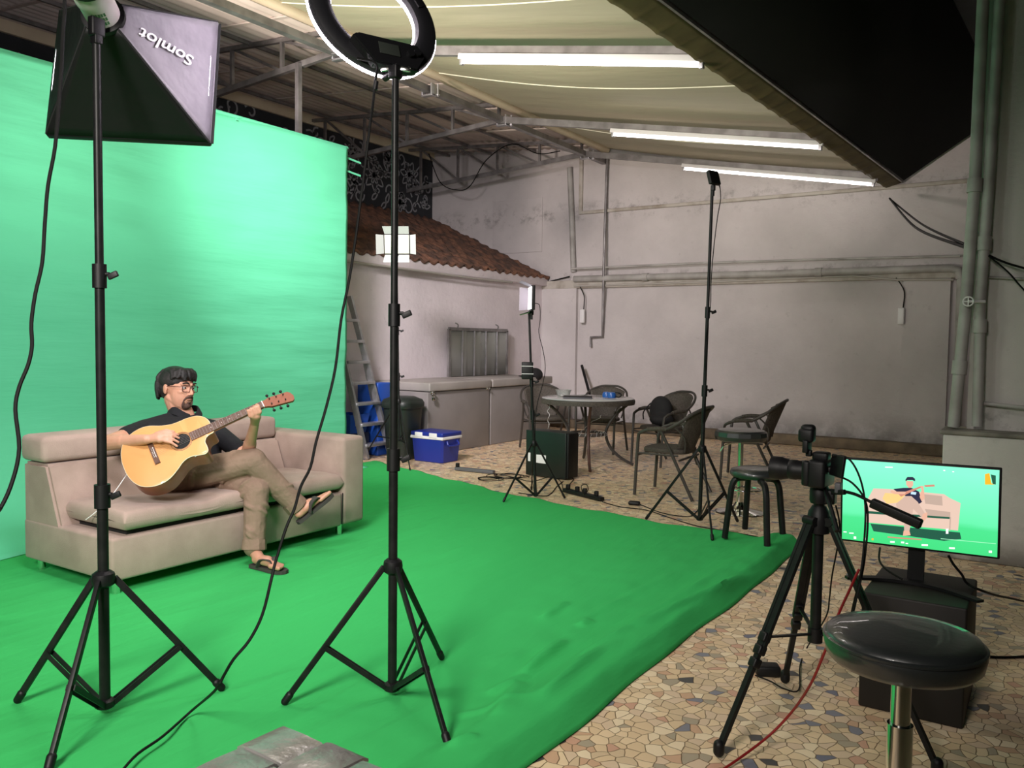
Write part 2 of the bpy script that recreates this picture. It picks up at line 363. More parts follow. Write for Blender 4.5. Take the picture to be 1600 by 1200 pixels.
def chordz(x): return 4.25 + (x + 6.1) * (-0.055 if x < -6.1 else -0.18) if x > -6.1 else 4.25 + (x + 6.1) * 0.072
for i, (Y, lab) in enumerate(((3.2, 'nearest the camera, at the top left corner'), (6.1, 'second from the back wall, its foot behind the softbox'), (9.05, 'between the chain of the ring light and the back wall'), (11.3, 'closest to the back wall'))):
    lab = {0: 'grey steel roof truss nearest the camera, above the softbox', 1: 'grey steel roof truss passing just behind the ring light', 2: 'grey steel roof truss in the middle, over the green backdrop end', 3: 'grey steel roof truss closest to the white back wall'}[i]
    t = thing('roof_truss', (-9.5, Y, 3.9), lab, 'truss', 'steel trusses of the lean-to ceiling')
    zb = lambda x: 4.25 + (x + 6.1) * .072
    zt = lambda x: 4.70 + (x + 9.6) * -.07
    MB().bar((-9.6, Y, zb(-9.6)), (-6.1, Y, zb(-6.1)), .05, .06).build('bottom_chord', M['steel'], t)
    MB().bar((-9.6, Y, zt(-9.6)), (-6.1, Y, zt(-6.1)), .045, .045).build('top_chord', M['steel'], t)
    xs = [-9.3, -8.5, -7.7, -6.9, -6.15]
    for k, x in enumerate(xs):
        MB().bar((x, Y, zb(x)), (x, Y, zt(x)), .035, .035, up=Vector((0, 1, 0))).build('upright', M['steel'], t)
        if k < len(xs) - 1:
            x2 = xs[k + 1]
            MB().bar((x, Y + .02, zt(x)), (x2, Y + .02, zb(x2)), .03, .03).build('diagonal_web', M['steel'], t)
for k, (x, lab) in enumerate(((-9.2, 'thin steel purlin along the dark painted wall'), (-8.3, 'thin steel purlin, second from the dark painted wall'), (-7.4, 'thin steel purlin in the middle of the sheet ceiling'), (-6.6, 'thin steel purlin beside the beige pelmet'))):
    zz = 4.70 + (x + 9.6) * -.07 + .02
    o = MB().bar((x, 2.0, zz), (x, 11.98, zz), .03, .04).build('purlin', M['steel']); tag(o, lab, 'beam', 'purlins of the sheet ceiling')
o = MB().bar((-6.1, 2.0, 4.25), (-6.1, 11.98, 4.25), .08, .07).build('ridge_beam', M['steel']); tag(o, 'long grey steel beam where trusses and rafters meet', 'beam')
o = MB().box((-6.06, 7.0, 4.47), (.13, 9.95, .17), bev=.04).build('pelmet_roll', M['beige']); tag(o, 'rolled cream edge of the canopy above the grey beam', 'pelmet')
# beam clamps
for Y, lab in ((6.13, 'small bright clamp on the grey beam left of the ring light'), (7.54, 'small bright clamp on the grey beam right of the ring light'), (9.06, 'small bright clamp on the grey beam at the middle rafter'), (11.33, 'small bright clamp on the grey beam near the back wall')):
    t = thing('beam_clamp', (-6.1, Y, 4.2), lab, 'clamp', 'clamps on the grey beam')
    b = MB(); b.box((-6.03, Y, 4.24), (.02, .09, .14), bev=.004); b.box((-6.17, Y, 4.24), (.02, .07, .12), bev=.004); b.box((-6.1, Y, 4.185), (.16, .07, .02), bev=.004); b.build('clamp_body', M['silver'], t)
    b = MB(); b.cyl((-5.98, Y + .02, 4.16), (-5.98, Y + .02, 4.3), .012); b.lathe([(.0, 0), (.028, .004), (.028, .012), (0, .016)], (-5.98, Y + .02, 4.17), seg=8); b.build('clamp_bolt', M['silver'], t)
# rafters and tube fittings
TUBE = mat('tube_glass', (.85, .85, .85), .25, emit=((1.0, .91, .88), EM_TUBE))
def eavex(y): return -2.36 + (y - 4.56) * (0.41 / 7.43)
for i, (Y, lab, lab2) in enumerate(((6.05, 'grey sloping rafter behind the ring light', 'long white fluorescent tube fitting nearest the camera'), (9.05, 'grey sloping rafter in the middle of the canopy', 'long white fluorescent tube fitting in the middle of the canopy'), (11.3, 'grey sloping rafter close to the back wall', 'long white fluorescent tube fitting close to the back wall'))):
    xe = eavex(Y) + .05
    o = MB().bar((-6.1, Y, 4.25), (xe, Y, 4.25 - .18 * (xe + 6.1)), .06, .08).build('rafter', M['steel']); tag(o, lab, 'rafter', 'rafters under the canopy')
    x0, x1 = -4.52, xe - .02; z = lambda x: 4.25 - .18 * (x + 6.1) - .035
    t = thing('tube_light', (x0, Y - .06, z(x0)), lab2, 'light', 'tube fittings under the canopy')
    MB().bar((x0, Y - .03, z(x0) - .02), (x1, Y - .03, z(x1) - .02), .06, .05, bev=.006).build('batten', M['white'], t)
    MB().cyl((x0 + .05, Y - .035, z(x0 + .05) - .065), (x1 - .02, Y - .035, z(x1 - .02) - .065), .017).build('tube', TUBE, t)
    for xx in (x0 + .03, x1 - .03): MB().box((xx, Y - .035, z(xx) - .055), (.035, .04, .08), bev=.006).build('tube_holder', M['silver'], t)
# canopy
cp = MB()
def canopy(u, v):
    y = 1.0 + v * 10.98; x = -6.1 + u * (eavex(y) - .02 + 6.1)
    z = 4.47 - .19 * (x + 6.1) + .05 * math.sin(PI * u) * math.cos(2 * PI * (y - 6.05) / 2.7) - .06 * math.sin(PI * u)
    return (x, y, z)
cp.grid(canopy, 24, 90)
cano = cp.build('canopy', M['canopy'], fix=False); md = cano.modifiers.new('t', 'SOLIDIFY'); md.thickness = .006; md.offset = 1
tag(cano, 'large taut pale green tarpaulin canopy over the set', 'canopy')
smt = mat('seam_white', (.75, .75, .6), .6)
for y in (3.2, 4.6, 5.3, 7.6, 10.2):
    v = (y - 1) / 10.98
    MB().tube([Vector(canopy(u / 12, v)) + Vector((0, 0, -.003)) for u in range(13)], .007, 5).build('welded_seam', smt, cano)
# corrugated eave strip and metal edge; an added black awning keeps the area beyond dark
cg = MB()
def corr(u, v):
    y = 2.4 + v * 9.56; x = eavex(y) + u * .19; return (x, y, 3.47 + u * .07 + .014 * abs(math.sin(PI * y / .31)) ** .6 * (1 - .9 * u))
cg.grid(corr, 6, 500)
ev = thing('eave_strip', (-2.2, 2.4, 3.5), 'dark brown corrugated eave strip along the canopy edge', 'roof edge')
o = cg.build('corrugated_sheet', mat('rusted_sheet', (0.13, 0.10, 0.04), .8, col2=(.085, .065, .025), nscale=5), ev, fix=False, ang=60)
md = o.modifiers.new('t', 'SOLIDIFY'); md.thickness = .012
MB().bar((eavex(2.4) + .20, 2.4, 3.54), (eavex(11.96) + .20, 11.96, 3.54), .02, .03).build('metal_edge', M['steel'], ev)
dr_ = MB(); dr_.grid(lambda u, v: (eavex(2.0 + v * 9.9) + .215 + u * 1.12, 2.0 + v * 9.9, 3.56 + u * .75), 2, 2)
o = dr_.build('added_awning', mat('shade_black', (.006, .007, .006), .95, spec=.1), fix=False); md = o.modifiers.new('t', 'SOLIDIFY'); md.thickness = .02  # added to shade the upper wall; its own shade is put into near-black colour
tag(o, 'added black sloping awning for the unlit area beyond the corrugated eave strip', 'roof')

# right side: projecting wall, low plinth, pipes
struct(MB().box((0.9, 6.5, 3.5), (2.76, 0.3, 7.0)), 'wall_right', M['wall_r'])
b = MB(); b.box((0.3, 6.32, 0.41), (1.8, 0.34, 0.82), bev=.012); struct(b, 'wall_right_low', M['wall_r'])
b = MB(); b.box((0.3, 6.33, 0.835), (1.84, 0.38, 0.03), bev=.01); struct(b, 'trim_8', mat('dark_ledge', (.14, .13, .11), .8, col2=(.3, .28, .24), nscale=6))
def pipe(name, pts, r, lab, cat='pipe', mt='pvc', grp=None, smooth=0, collars=()):
    pts = [Vector(q) for q in pts]
    if collars:
        t = thing(name, pts[0], lab, cat, grp); MB().tube(pts, r, 12, smooth=smooth).build('pipe_run', M[mt], t)
        for c_ in collars:
            i, f_ = int(c_), c_ - int(c_); p0 = pts[i].lerp(pts[i + 1], f_); d = (pts[i + 1] - pts[i]).normalized()
            MB().cyl(p0 - d * .045, p0 + d * .045, r * 1.25).build('collar', M[mt], t)
        return t
    o = MB().tube(pts, r, 12, smooth=smooth).build(name, M[mt]); return tag(o, lab, cat, grp)
pipe('drain_pipe', [PY(1539, -60, 6.27), PY(1523, 290, 6.27), PY(1509, 480, 6.27), PY(1490, 667, 6.27)], .037, 'thick painted drain pipe at right, left of the valve pipe', collars=(1.0, 2.5))
vp = pipe('drain_pipe', [PY(1566, -60, 6.27), PY(1545, 290, 6.27), PY(1532, 470, 6.27), PY(1527, 666, 6.27)], .033, 'thick painted drain pipe at right that carries the small valve wheel', collars=(1.5, 2.2))
vw = MB(); c0 = PY(1513, 471, 6.18)
vw.tube([c0 + Vector((math.cos(a) * .03, 0, math.sin(a) * .03)) for a in [k * PI / 8 for k in range(16)]], .005, 6, closed=True)
for a in (0, PI / 2): vw.cyl(c0 - Vector((math.cos(a) * .03, 0, math.sin(a) * .03)), c0 + Vector((math.cos(a) * .03, 0, math.sin(a) * .03)), .004, seg=6)
vw.cyl(c0, c0 + Vector((.09, .06, 0)), .01); vw.build('valve_wheel', M['white'], vp)
pipe('wall_pipe', [PY(1527, 629, 6.3), PY(1600, 637, 6.3), PY(2300, 690, 6.3)], .014, 'thin horizontal pipe low on the right wall above the plinth')
pipe('wall_pipe', [PY(1543, 433, 6.32), PY(2300, 470, 6.32)], .009, 'thin horizontal pipe on the right wall beside the drain pipes')
# back wall pipes
yb = YB - .13
pipe('waste_pipe', [PY(897, 436, yb), PY(1200, 428, yb), PY(1485, 419, yb), PY(1499, 422, yb), PY(1502, 434, yb), PY(1497, 600, yb), PY(1492, 700, yb)], .05, 'long white waste pipe along the back wall with an elbow at right', collars=(.4, 1.3, 3.6))
pipe('wall_pipe', [PY(893, 420, yb), PY(1100, 411, yb), PY(1300, 405, yb), PY(1500, 400, yb)], .016, 'thin upper pipe running over the long waste pipe')
pipe('conduit', [PY(897, 447, yb + .03), PY(1100, 441, yb + .03), PY(1335, 431, yb + .03), PY(1400, 437, yb + .03), PY(1490, 437, yb + .03)], .014, 'thin conduit running just under the long waste pipe', 'conduit', 'wirepaint')
pipe('downpipe', [PY(890, 262, YB - .05), PY(893, 330, YB - .05), PY(896, 425, YB - .05)], .045, 'broad white downpipe left of the thin one on the back wall')
pipe('downpipe', [PY(949, 245, YB - .06), PY(947, 300, YB - .06), PY(943, 430, YB - .16), PY(942, 500, YB - .06), PY(941, 526, YB - .06), PY(923, 527, YB - .06), PY(923, 542, YB - .06)], .02, 'thin grey downpipe that jogs left above the table', mt='steel')
pipe('conduit', [PY(1457, 440, YB - .02), PY(1449, 600, YB - .02), PY(1445, 706, YB - .02)], .008, 'thin dark vertical line of conduit on the right pier', 'conduit', 'steel')
pipe('conduit', [PX(541, 408, XL + .115), PX(640, 421, XL + .115), PX(740, 435, XL + .115), PX(800, 441, XL + .115)], .016, 'thin tan conduit along the top of the left wall', 'conduit', 'wirepaint')
pipe('conduit', [PY(826, 438, YB - .03), PY(858, 440, YB - .03), PY(890, 432, YB - .06)], .010, 'short sagging wire in the back corner under the roof tip', 'conduit', 'cable')
for (x, y, lab) in ((910, 494, 'small white junction box on the left pier of the back wall'), (1408, 494, 'small white junction box on the right pier of the back wall')):
    c0 = PY(x, y, YB - .10); t = thing('junction_box', c0, lab, 'junction box')
    MB().box(c0, (.08, .06, .22), bev=.015).build('box_body', M['white'], t)
    MB().tube([c0 + Vector((.02, 0, .11)), c0 + Vector((.03, 0, .3)), c0 + Vector((-.02, 0, .42)), c0 + Vector((-.08, .02, .5))], .008, 6, smooth=4).build('feed_wire', M['cable'], t)
for k, (a, m_, e, lab) in enumerate((((1392, 312), (1440, 350), (1512, 384), 'upper of the two slack cables left of the drain pipes'), ((1390, 310), (1430, 355), (1510, 387), 'lower of the two slack cables left of the drain pipes'))):
    pa, pm, pe = PY(*a, 11.3), PY(*m_, 9.4 ), PY(*e, 6.28)
    o = MB().tube([pa, pm, pe], .012 if k else .01, 6, smooth=8).build('slack_cable', M['cable']); tag(o, lab, 'cable')
o = MB().tube([PY(1545, 399, 6.25), PY(1570, 410, 6.25), PY(1600, 419, 6.25), PY(1640, 430, 6.25), PY(1800, 440, 6.28), PY(2300, 430, 6.33)], .008, 6, smooth=5).build('slack_cable', M['cable']); tag(o, 'flatter cable leaving the drain pipes to the right', 'cable')
o = MB().tube([PY(1545, 400, 6.24), PY(1575, 425, 6.24), PY(1600, 453, 6.24), PY(1640, 490, 6.24), PY(1760, 540, 6.26), PY(2300, 560, 6.33)], .006, 6, smooth=5).build('slack_cable', M['cable']); tag(o, 'steeper cable leaving the drain pipes down to the right', 'cable')
# looping wire hung from the last truss
o = MB().tube([PY(670, 240, 11.2), PY(688, 285, 11.2), PY(715, 297, 11.2), PY(735, 290, 11.2), PY(760, 250, 11.2), PY(800, 225, 11.2), PY(840, 240, 11.2), PY(875, 236, 11.2)], .008, 6, smooth=6).build('hanging_wire', M['cable']); tag(o, 'thin wire looping from the truss near the back wall', 'wire')

# ================================================================== BACKDROP AND FLOOR CLOTH
bd = MB()
def back(u, v):
    y = 1.2 + u * 5.43
    r = .30 + max(0, (6.63 - y)) * .17; s = v * 40
    nz = .012 * noise.noise((y * .8, v * 16, 3)) + .006 * noise.noise((y * 2.5, v * 40, 1))
    if s >= 8:
        z = r + (3.46 - r) * (s - 8) / 32; x = -6.5
        return (x + nz * min(1, (40 - s) / 4 + .3) + .03 * math.sin(y * 2.2) * v, y, z)
    a = (8 - s) / 8 * PI / 2
    rr = r * 1.15
    return (-6.5 + rr * (1 - math.cos(a)) + nz * .5, y, .022 + (r - .022) * (1 - math.sin(a)) )
bd.grid(lambda u, v: back(u, v), 160, 80)
bk = thing('green_screen', (-6.5, 3.9, 0), 'tall mint green fabric backdrop hanging behind the sofa', 'backdrop')
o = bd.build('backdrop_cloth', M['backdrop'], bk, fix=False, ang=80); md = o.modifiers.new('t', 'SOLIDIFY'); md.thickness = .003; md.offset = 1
MB().cyl((-6.53, 1.1, 3.47), (-6.53, 6.68, 3.47), .018).build('crossbar', M['backdrop'], bk)
MB().bar((-6.6, 6.05, 3.42), (-6.6, 6.05, 4.21), .05, .05).build('hanger_post', M['steel'], bk)
b = MB()
for z in (3.36, 3.22): b.bar((-6.5, 6.62, z), (-6.5, 6.86, z - .02), .004, .02)
b.build('tie', M['backdrop'], bk)
for yy in (2.5, 5.2):
    MB().bar((-6.5, yy - .01, 3.44), (-6.5, yy + .01, 3.44), .01, .01).build('seam_tab', M['backdrop'], bk)

fc = MB()
far = [(-6.7, 7.14), (-6.5, 7.1), (-5.07, 6.63), (-4.08, 6.29), (-2.69, 6.02), (-1.77, 5.97), (-1.40, 5.93)]
def fary(x):
    for (a, ya), (b_, yb_) in zip(far, far[1:]):
        if a <= x <= b_: return ya + (yb_ - ya) * (x - a) / (b_ - a)
    return far[-1][1]
folds = []
def fold(p0, p1, h, wd): folds.append((G(*p0).xy, G(*p1).xy, h, max(.022, wd * .8)))
fold((815, 1062), (882, 1008), .035, .035); fold((770, 1150), (812, 1075), .03, .05); fold((845, 972), (886, 946), .022, .014)
fold((760, 1092), (822, 1064), .02, .012); fold((700, 1200), (745, 1185), .02, .015); fold((905, 1040), (1010, 990), .02, .02)
fold((1000, 1002), (1210, 895), .03, .02); fold((990, 1000), (1120, 910), .012, .03); fold((880, 990), (1050, 900), .010, .03); fold((960, 1075), (1080, 1000), .03, .022)
fold((560, 1180), (850, 1000), .008, .05); fold((840, 1120), (940, 1040), .03, .03); fold((700, 1130), (830, 1110), .012, .03); fold((450, 1140), (640, 1040), .010, .04)
fold((300, 1110), (480, 1050), .008, .04); fold((930, 1120), (990, 1070), .02, .02); fold((905, 985), (922, 975), .02, .012)
def floorz(x, y):
    z = .016 + .006 * noise.noise((x * 1.2, y * .8, 0)) + .004 * noise.noise((x * 4, y * 2, 5))
    wr = max(0, min(1, (x + 3.2) / 1.6)); z += wr * (.006 * abs(noise.noise((x * 5 + y * 2, y * 1.4, 2))) + .006 * noise.noise((x * 9, y * 6, 4)))
    P_ = Vector((x, y))
    for a, c_, h, wd in folds:
        d = c_ - a; t = max(0, min(1, (P_ - a).dot(d) / d.dot(d))); q = (P_ - a - d * t).length
        if q < wd * 3: z += h * math.exp(-(q / wd) ** 2) * (1 - (2 * t - 1) ** 4 * .8)
    e = (x + 1.40) / .26  # padded right edge
    if e > -1.6: z += .058 * math.exp(-max(0, (abs(e + .42) - .28)) ** 2 * 7)
    return z
def floorp(u, v):
    x = -6.45 + u * 5.05; y = .5 + v * (fary(x) - .5 - (.06 * math.sin(x * 7) + .03 * math.sin(x * 17)) * .4)
    x2 = x + (.008 * math.sin(y * 3.1) + .006 * math.sin(y * 7.7)) * max(0, (u - .9) * 10)
    z = floorz(x, y)
    if u > .985: z = .004 + (z - .004) * (1 - u) / .015
    if v > .99: z = .006 + (z - .006) * (1 - v) / .01
    return (x2, y, max(z, .004))
fc.grid(floorp, 380, 380)
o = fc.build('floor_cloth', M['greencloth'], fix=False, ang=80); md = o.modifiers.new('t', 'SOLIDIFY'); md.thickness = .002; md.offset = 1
tag(o, 'bright chroma green cloth spread over the floor, wrinkled at its padded edge', 'cloth')

# ================================================================== SOFA
m = mat('taupe_velour', (0.41, 0.31, 0.262), 0.9, sheen=.1, col2=(0.32, 0.24, 0.20), nscale=5, bump=.0015, bscale=180); M['sofa'] = m
M['sofa_pale'] = mat('taupe_velour_pale', (0.43, 0.325, 0.28), 0.9, sheen=.1, col2=(0.36, 0.27, 0.23), nscale=7, bump=.0015, bscale=180)  # slightly paler velour for the head rolls
sf = thing('sofa', (-4.6, 3.45, 0.0), 'taupe velour sofa with a single right arm on the green cloth', 'sofa')
Y0, Y1, XF, XB = 2.5, 4.205, -4.15, -5.05
b = MB(); b.box(((XF + XB) / 2, (Y0 + Y1) / 2, .205), (XF - XB, Y1 - Y0, .235), bev=.018); b.build('base', M['sofa'], sf)
# sloping backrest with a thick rolled head section
poly = [(-5.05, .30), (-4.66, .30), (-4.80, .66), (-5.05, .66)]
b = MB(); b.prism([(q[0], q[1]) for q in poly], (0, Y0 + .005, 0), (1, 0, 0), (0, 0, 1), (0, 1, 0), Y1 - Y0 - .01)
bmesh.ops.bevel(b.b, geom=list(b.b.edges), offset=.015, segments=2, affect='EDGES'); b.build('backrest', M['sofa'], sf)
for (ya, yb_) in ((Y0 - .005, 3.345), (3.355, Y1)):
    b = MB(); b.box((-4.945, (ya + yb_) / 2, .742), (.26, yb_ - ya, .155), bev=.035); b.build('head_roll', M['sofa_pale'], sf)
for k, (ya, yb_) in enumerate(((Y0 + .06, 3.385), (3.395, Y1 - .01))):
    b = MB(); b.box((-4.42, (ya + yb_) / 2, .335), (.46, yb_ - ya - .10, .03)); b.build('cushion_gap_filler', M['blackmatte'], sf); b = MB(); xf = XF + .022  # hidden black support added so the gap under the cushion stays dark
    def hh_(u, v):
        f_ = lambda q, w_: (1 - (1 - min(1, min(q, 1 - q) * w_)) ** 2.6) ** .5
        return .5 * f_(u, 22) * f_(v, 14)
    def cush(u, v, top):
        y = ya + (yb_ - ya) * u; x = -4.72 + (xf + 4.72) * v
        e = min(u, 1 - u, ) * 2; ev_ = min(v, 1 - v) * 2
        h = .5 * (1 - (1 - min(1, e * 5)) ** 3) * (1 - (1 - min(1, ev_ * 4)) ** 3)
        zz = .40 + (hh_(u, v) * .118 if top else -hh_(u, v) * .095)
        if top: zz += .010 * noise.noise((y * 4, x * 5, 1)) - .02 * (1 if .3 < u < .8 and k == 0 else 0) * math.sin(PI * min(1, max(0, (u - .3) / .5)))
        return (x, y, zz)
    for top in (True, False): b.grid(lambda u, v: cush(.5 - .5 * math.cos(PI * u), .5 - .5 * math.cos(PI * v), top), 60, 44)
    bmesh.ops.remove_doubles(b.b, verts=b.b.verts, dist=.001); o = b.build('seat_cushion', M['sofa'], sf, ang=60)
b = MB(); b.box((-4.60, 4.315, .40), (.92, .215, .62), bev=.03); b.build('armrest', M['sofa'], sf)
for x, y in ((-4.19, 2.545), (-4.97, 2.56), (-4.20, 4.22), (-4.95, 4.2)):
    MB().lathe([(.022, 0.0), (.022, .09)], (x, y, .017), seg=14).build('leg', M['chrome'], sf)
    if x > -4.5: pass
b = MB(); b.tube([(XF + .003, 4.2, .10), (XF + .003, 4.205, .32)], .004, 6); b.build('seam', M['blackmatte'], sf)

# ================================================================== PERSON
SK = mat('skin', (0.58, 0.31, 0.215), 0.5, col2=(0.52, 0.265, 0.175), nscale=14, nlo=.4, nhi=.7, bump=.0006, bscale=160)
SK.node_tree.nodes['Principled BSDF'].inputs['Subsurface Weight'].default_value = .12
SK.node_tree.nodes['Principled BSDF'].inputs['Subsurface Radius'].default_value = (.02, .008, .004)
HAIR = mat('black_hair', (0.006, 0.005, 0.006), 0.55, bump=.003, bscale=60, stretch=(1, 1, 5))
BEARD = mat('dark_stubble', (0.065, 0.035, 0.028), 0.8, col2=(.11, .06, .045), nscale=90)
SHIRT = mat('black_polo_cotton', (0.006, 0.007, 0.010), 0.9, bump=.004, bscale=18)
PANTS = mat('khaki_cotton', (0.27, 0.185, 0.135), 0.9, col2=(0.225, 0.155, 0.11), nscale=6, bump=.014, bscale=13)
FLIP = mat('grey_rubber', (0.05, 0.045, 0.042), 0.7)
per = thing('person', (-4.45, 3.3, 0.45), 'person in a black polo and khaki trousers playing guitar cross-legged', 'person')
def remesh(o, vox, it=6, fac=.6):
    r = o.modifiers.new('r', 'REMESH'); r.mode = 'VOXEL'; r.voxel_size = vox; r.use_smooth_shade = True
    s_ = o.modifiers.new('s', 'SMOOTH'); s_.iterations = it; s_.factor = fac
    return o
# guitar frame first: the hands follow it
gb, gn = DEP(241, 709, 4.74), DEP(411, 632, 4.93)
GA = (gn - gb).normalized()
view = (CAM - gb).normalized(); gnrm = (view - GA * view.dot(GA)).normalized()
gup = GA.cross(gnrm)
if gup.z < 0: gup = -gup
gnrm = (gnrm * math.cos(math.radians(35)) + gup * math.sin(math.radians(35))).normalized(); gup = gnrm.cross(GA)
if gup.z < 0: gup = -gup
S = (gn - gb).length / .65
def GP(a, u, n=0.0): return gb + GA * (a * S) + gup * (u * S) + gnrm * (n * S)   # along the neck, across, out of the face

HC = DEP(279, 608, 5.34)                      # head centre
yawf = math.radians(6); fz = Vector((math.cos(yawf), math.sin(yawf), -.03)).normalized(); fy = UPZ.cross(fz).normalized(); fu = fz.cross(fy).normalized()
roll_h = math.radians(-4)
fy, fu = fy * math.cos(roll_h) + fu * math.sin(roll_h), fu * math.cos(roll_h) - fy * math.sin(roll_h)
RH = Matrix((fz, fy, fu)).transposed()        # columns: forward, his left, up
HK = 1.07
def HP(f_, l_, u_): return HC + (fz * f_ + fy * l_ + fu * u_) * HK
def hr_(a, b, c): return (a * HK, b * HK, c * HK)
pel = Vector((-4.52, 3.30, .56)); chest = Vector((-4.62, 3.32, .745)); neckb = Vector((-4.69, 3.325, .905))
shR, shL = DEP(228, 672, 5.16), DEP(331, 672, 5.42)
elR, wrR = DEP(169, 692, 4.86), GP(-.002, .080, .045)
elL, wrL = DEP(386, 713, 5.24), DEP(398, 662, 5.02)
hipR, hipL = Vector((-4.55, 3.17, .53)), Vector((-4.55, 3.42, .53))
knR, anR = Vector((-4.12, 3.405, .635)), Vector((-3.985, 3.65, .325))
knL, anL = Vector((-4.08, 3.40, .46)), Vector((-4.03, 3.335, .11))
bd_ = MB()
# torso, neck, limbs
bd_.cap(pel, chest, .13, .14, .8); bd_.cap(chest, neckb - Vector((0, 0, .10)), .13, .065, .8); bd_.cap(shR, neckb - Vector((0, 0, .03)), .045, .045); bd_.cap(shL, neckb - Vector((0, 0, .03)), .045, .045)
bd_.cap(neckb - Vector((0, 0, .03)), HP(-.022, 0, -.06), .074, .068)
bd_.cap(shR, elR, .055, .047); bd_.cap(elR, wrR, .047, .029); bd_.cap(elR.lerp(wrR, .12), elR.lerp(wrR, .4), .046, .043)
bd_.cap(shL, elL, .052, .042); bd_.cap(elL, wrL, .042, .027); bd_.cap(elL.lerp(wrL, .15), elL.lerp(wrL, .4), .043, .040)
for h_, k_, a_ in ((hipR, knR, anR), (hipL, knL, anL)):
    bd_.cap(h_, k_, .08, .055); bd_.cap(k_, a_, .05, .036)
# head
bd_.ell(HP(-.018, 0, .035), hr_(.100, .082, .098), RH); bd_.ell(HP(.030, 0, -.03), hr_(.068, .066, .095), RH)
bd_.ell(HP(.052, 0, -.092), hr_(.034, .034, .030), RH)                                                  # chin
bd_.cap(HP(-.02, .055, -.05), HP(.045, .028, -.09), .020, .020); bd_.cap(HP(-.02, -.052, -.05), HP(.045, -.028, -.09), .020, .020)  # jaw
bd_.cap(HP(.090, 0, .018), HP(.114, 0, -.020), .0085, .0125); bd_.ell(HP(.102, .011, -.027), hr_(.011, .009, .008), RH); bd_.ell(HP(.102, -.011, -.027), hr_(.011, .009, .008), RH)  # nose
bd_.cap(HP(.078, .045, .034), HP(.092, .012, .032), .010, .010); bd_.cap(HP(.078, -.045, .034), HP(.092, -.012, .032), .010, .010)  # brow
bd_.ell(HP(.060, .038, -.012), hr_(.026, .022, .020), RH); bd_.ell(HP(.060, -.038, -.012), hr_(.026, .022, .020), RH)  # cheeks
bd_.cap(HP(.090, .018, -.052), HP(.090, -.018, -.052), .008, .008); bd_.cap(HP(.086, .014, -.064), HP(.086, -.014, -.064), .009, .009)  # lips
for s_ in (-1, 1):
    bd_.ell(HP(-.018, s_ * .083, .0), hr_(.019, .007, .032), RH @ Matrix.Rotation(math.radians(8 * s_), 3, 'Z')); bd_.ell(HP(-.014, s_ * .082, -.022), hr_(.010, .007, .012), RH)  # ears
# right hand, over the sound hole: palm then five fingers curled on the strings
def hand(wr, palm_c, pdir, pwid, nrm, L_, tips, thumb):
    """palm between wrist and knuckles; tips: (knuckle offset across, mid joint, tip) as points"""
    bd_.cap(wr, palm_c, .026, .030, .75, nrm); bd_.cap(palm_c - pwid * .022, palm_c + pdir * .035 - pwid * .028, .017, .013); bd_.cap(palm_c, palm_c + pdir * .038, .020, .015); bd_.cap(palm_c + pwid * .022, palm_c + pdir * .032 + pwid * .028, .018, .013)
    for kn, mid, ti in tips:
        bd_.cap(kn, mid, .0100, .0088); bd_.cap(mid, ti, .0088, .0072)
    bd_.cap(thumb[0], thumb[1], .0135, .0105); bd_.cap(thumb[1], thumb[2], .0105, .0085)
pc = GP(.058, .058, .048)
kx = [(.045, .010), (.050, -.012)]
tipsR = []
for i, (du, la) in enumerate(((.035, .0), (.014, .004), (-.008, .0), (-.028, -.008))):
    kn = GP(.092 + la, .040 + du * .95, .056 - i * .002); mid = GP(.130 + la - .004 * i, .018 + du, .052 - i * .002); ti = GP(.158 + la - .007 * i, -.004 + du * 1.15, .020 + .002 * i); tipsR.append((kn, mid, ti))
hand(wrR, pc, (GP(1, -.25, 0) - GP(0, 0, 0)).normalized(), gup, gnrm, 0, tipsR, (GP(.070, .085, .045), GP(.110, .086, .040), GP(.142, .066, .024)))
# left hand round the neck near the nut
pl = GP(.585, -.045, -.005); tipsL = []
for i, a_ in enumerate((.622, .602, .580, .558)):
    kn = GP(a_ - .004, -.055, .022); mid = GP(a_, -.028, .046); ti = GP(a_ - .004, .006 - .004 * i, .018); tipsL.append((kn, mid, ti))
bd_.cap(wrL, pl + Vector((0, 0, -.01)), .026, .032, .7); bd_.cap(pl, GP(.61, -.052, .012), .020, .014); bd_.cap(pl, GP(.565, -.055, .012), .020, .014)
for kn, mid, ti in tipsL: bd_.cap(kn, mid, .0100, .009); bd_.cap(mid, ti, .009, .0075)
bd_.cap(GP(.58, -.045, -.015), GP(.595, -.02, -.034), .013, .011); bd_.cap(GP(.595, -.02, -.034), GP(.60, .018, -.030), .0105, .009)
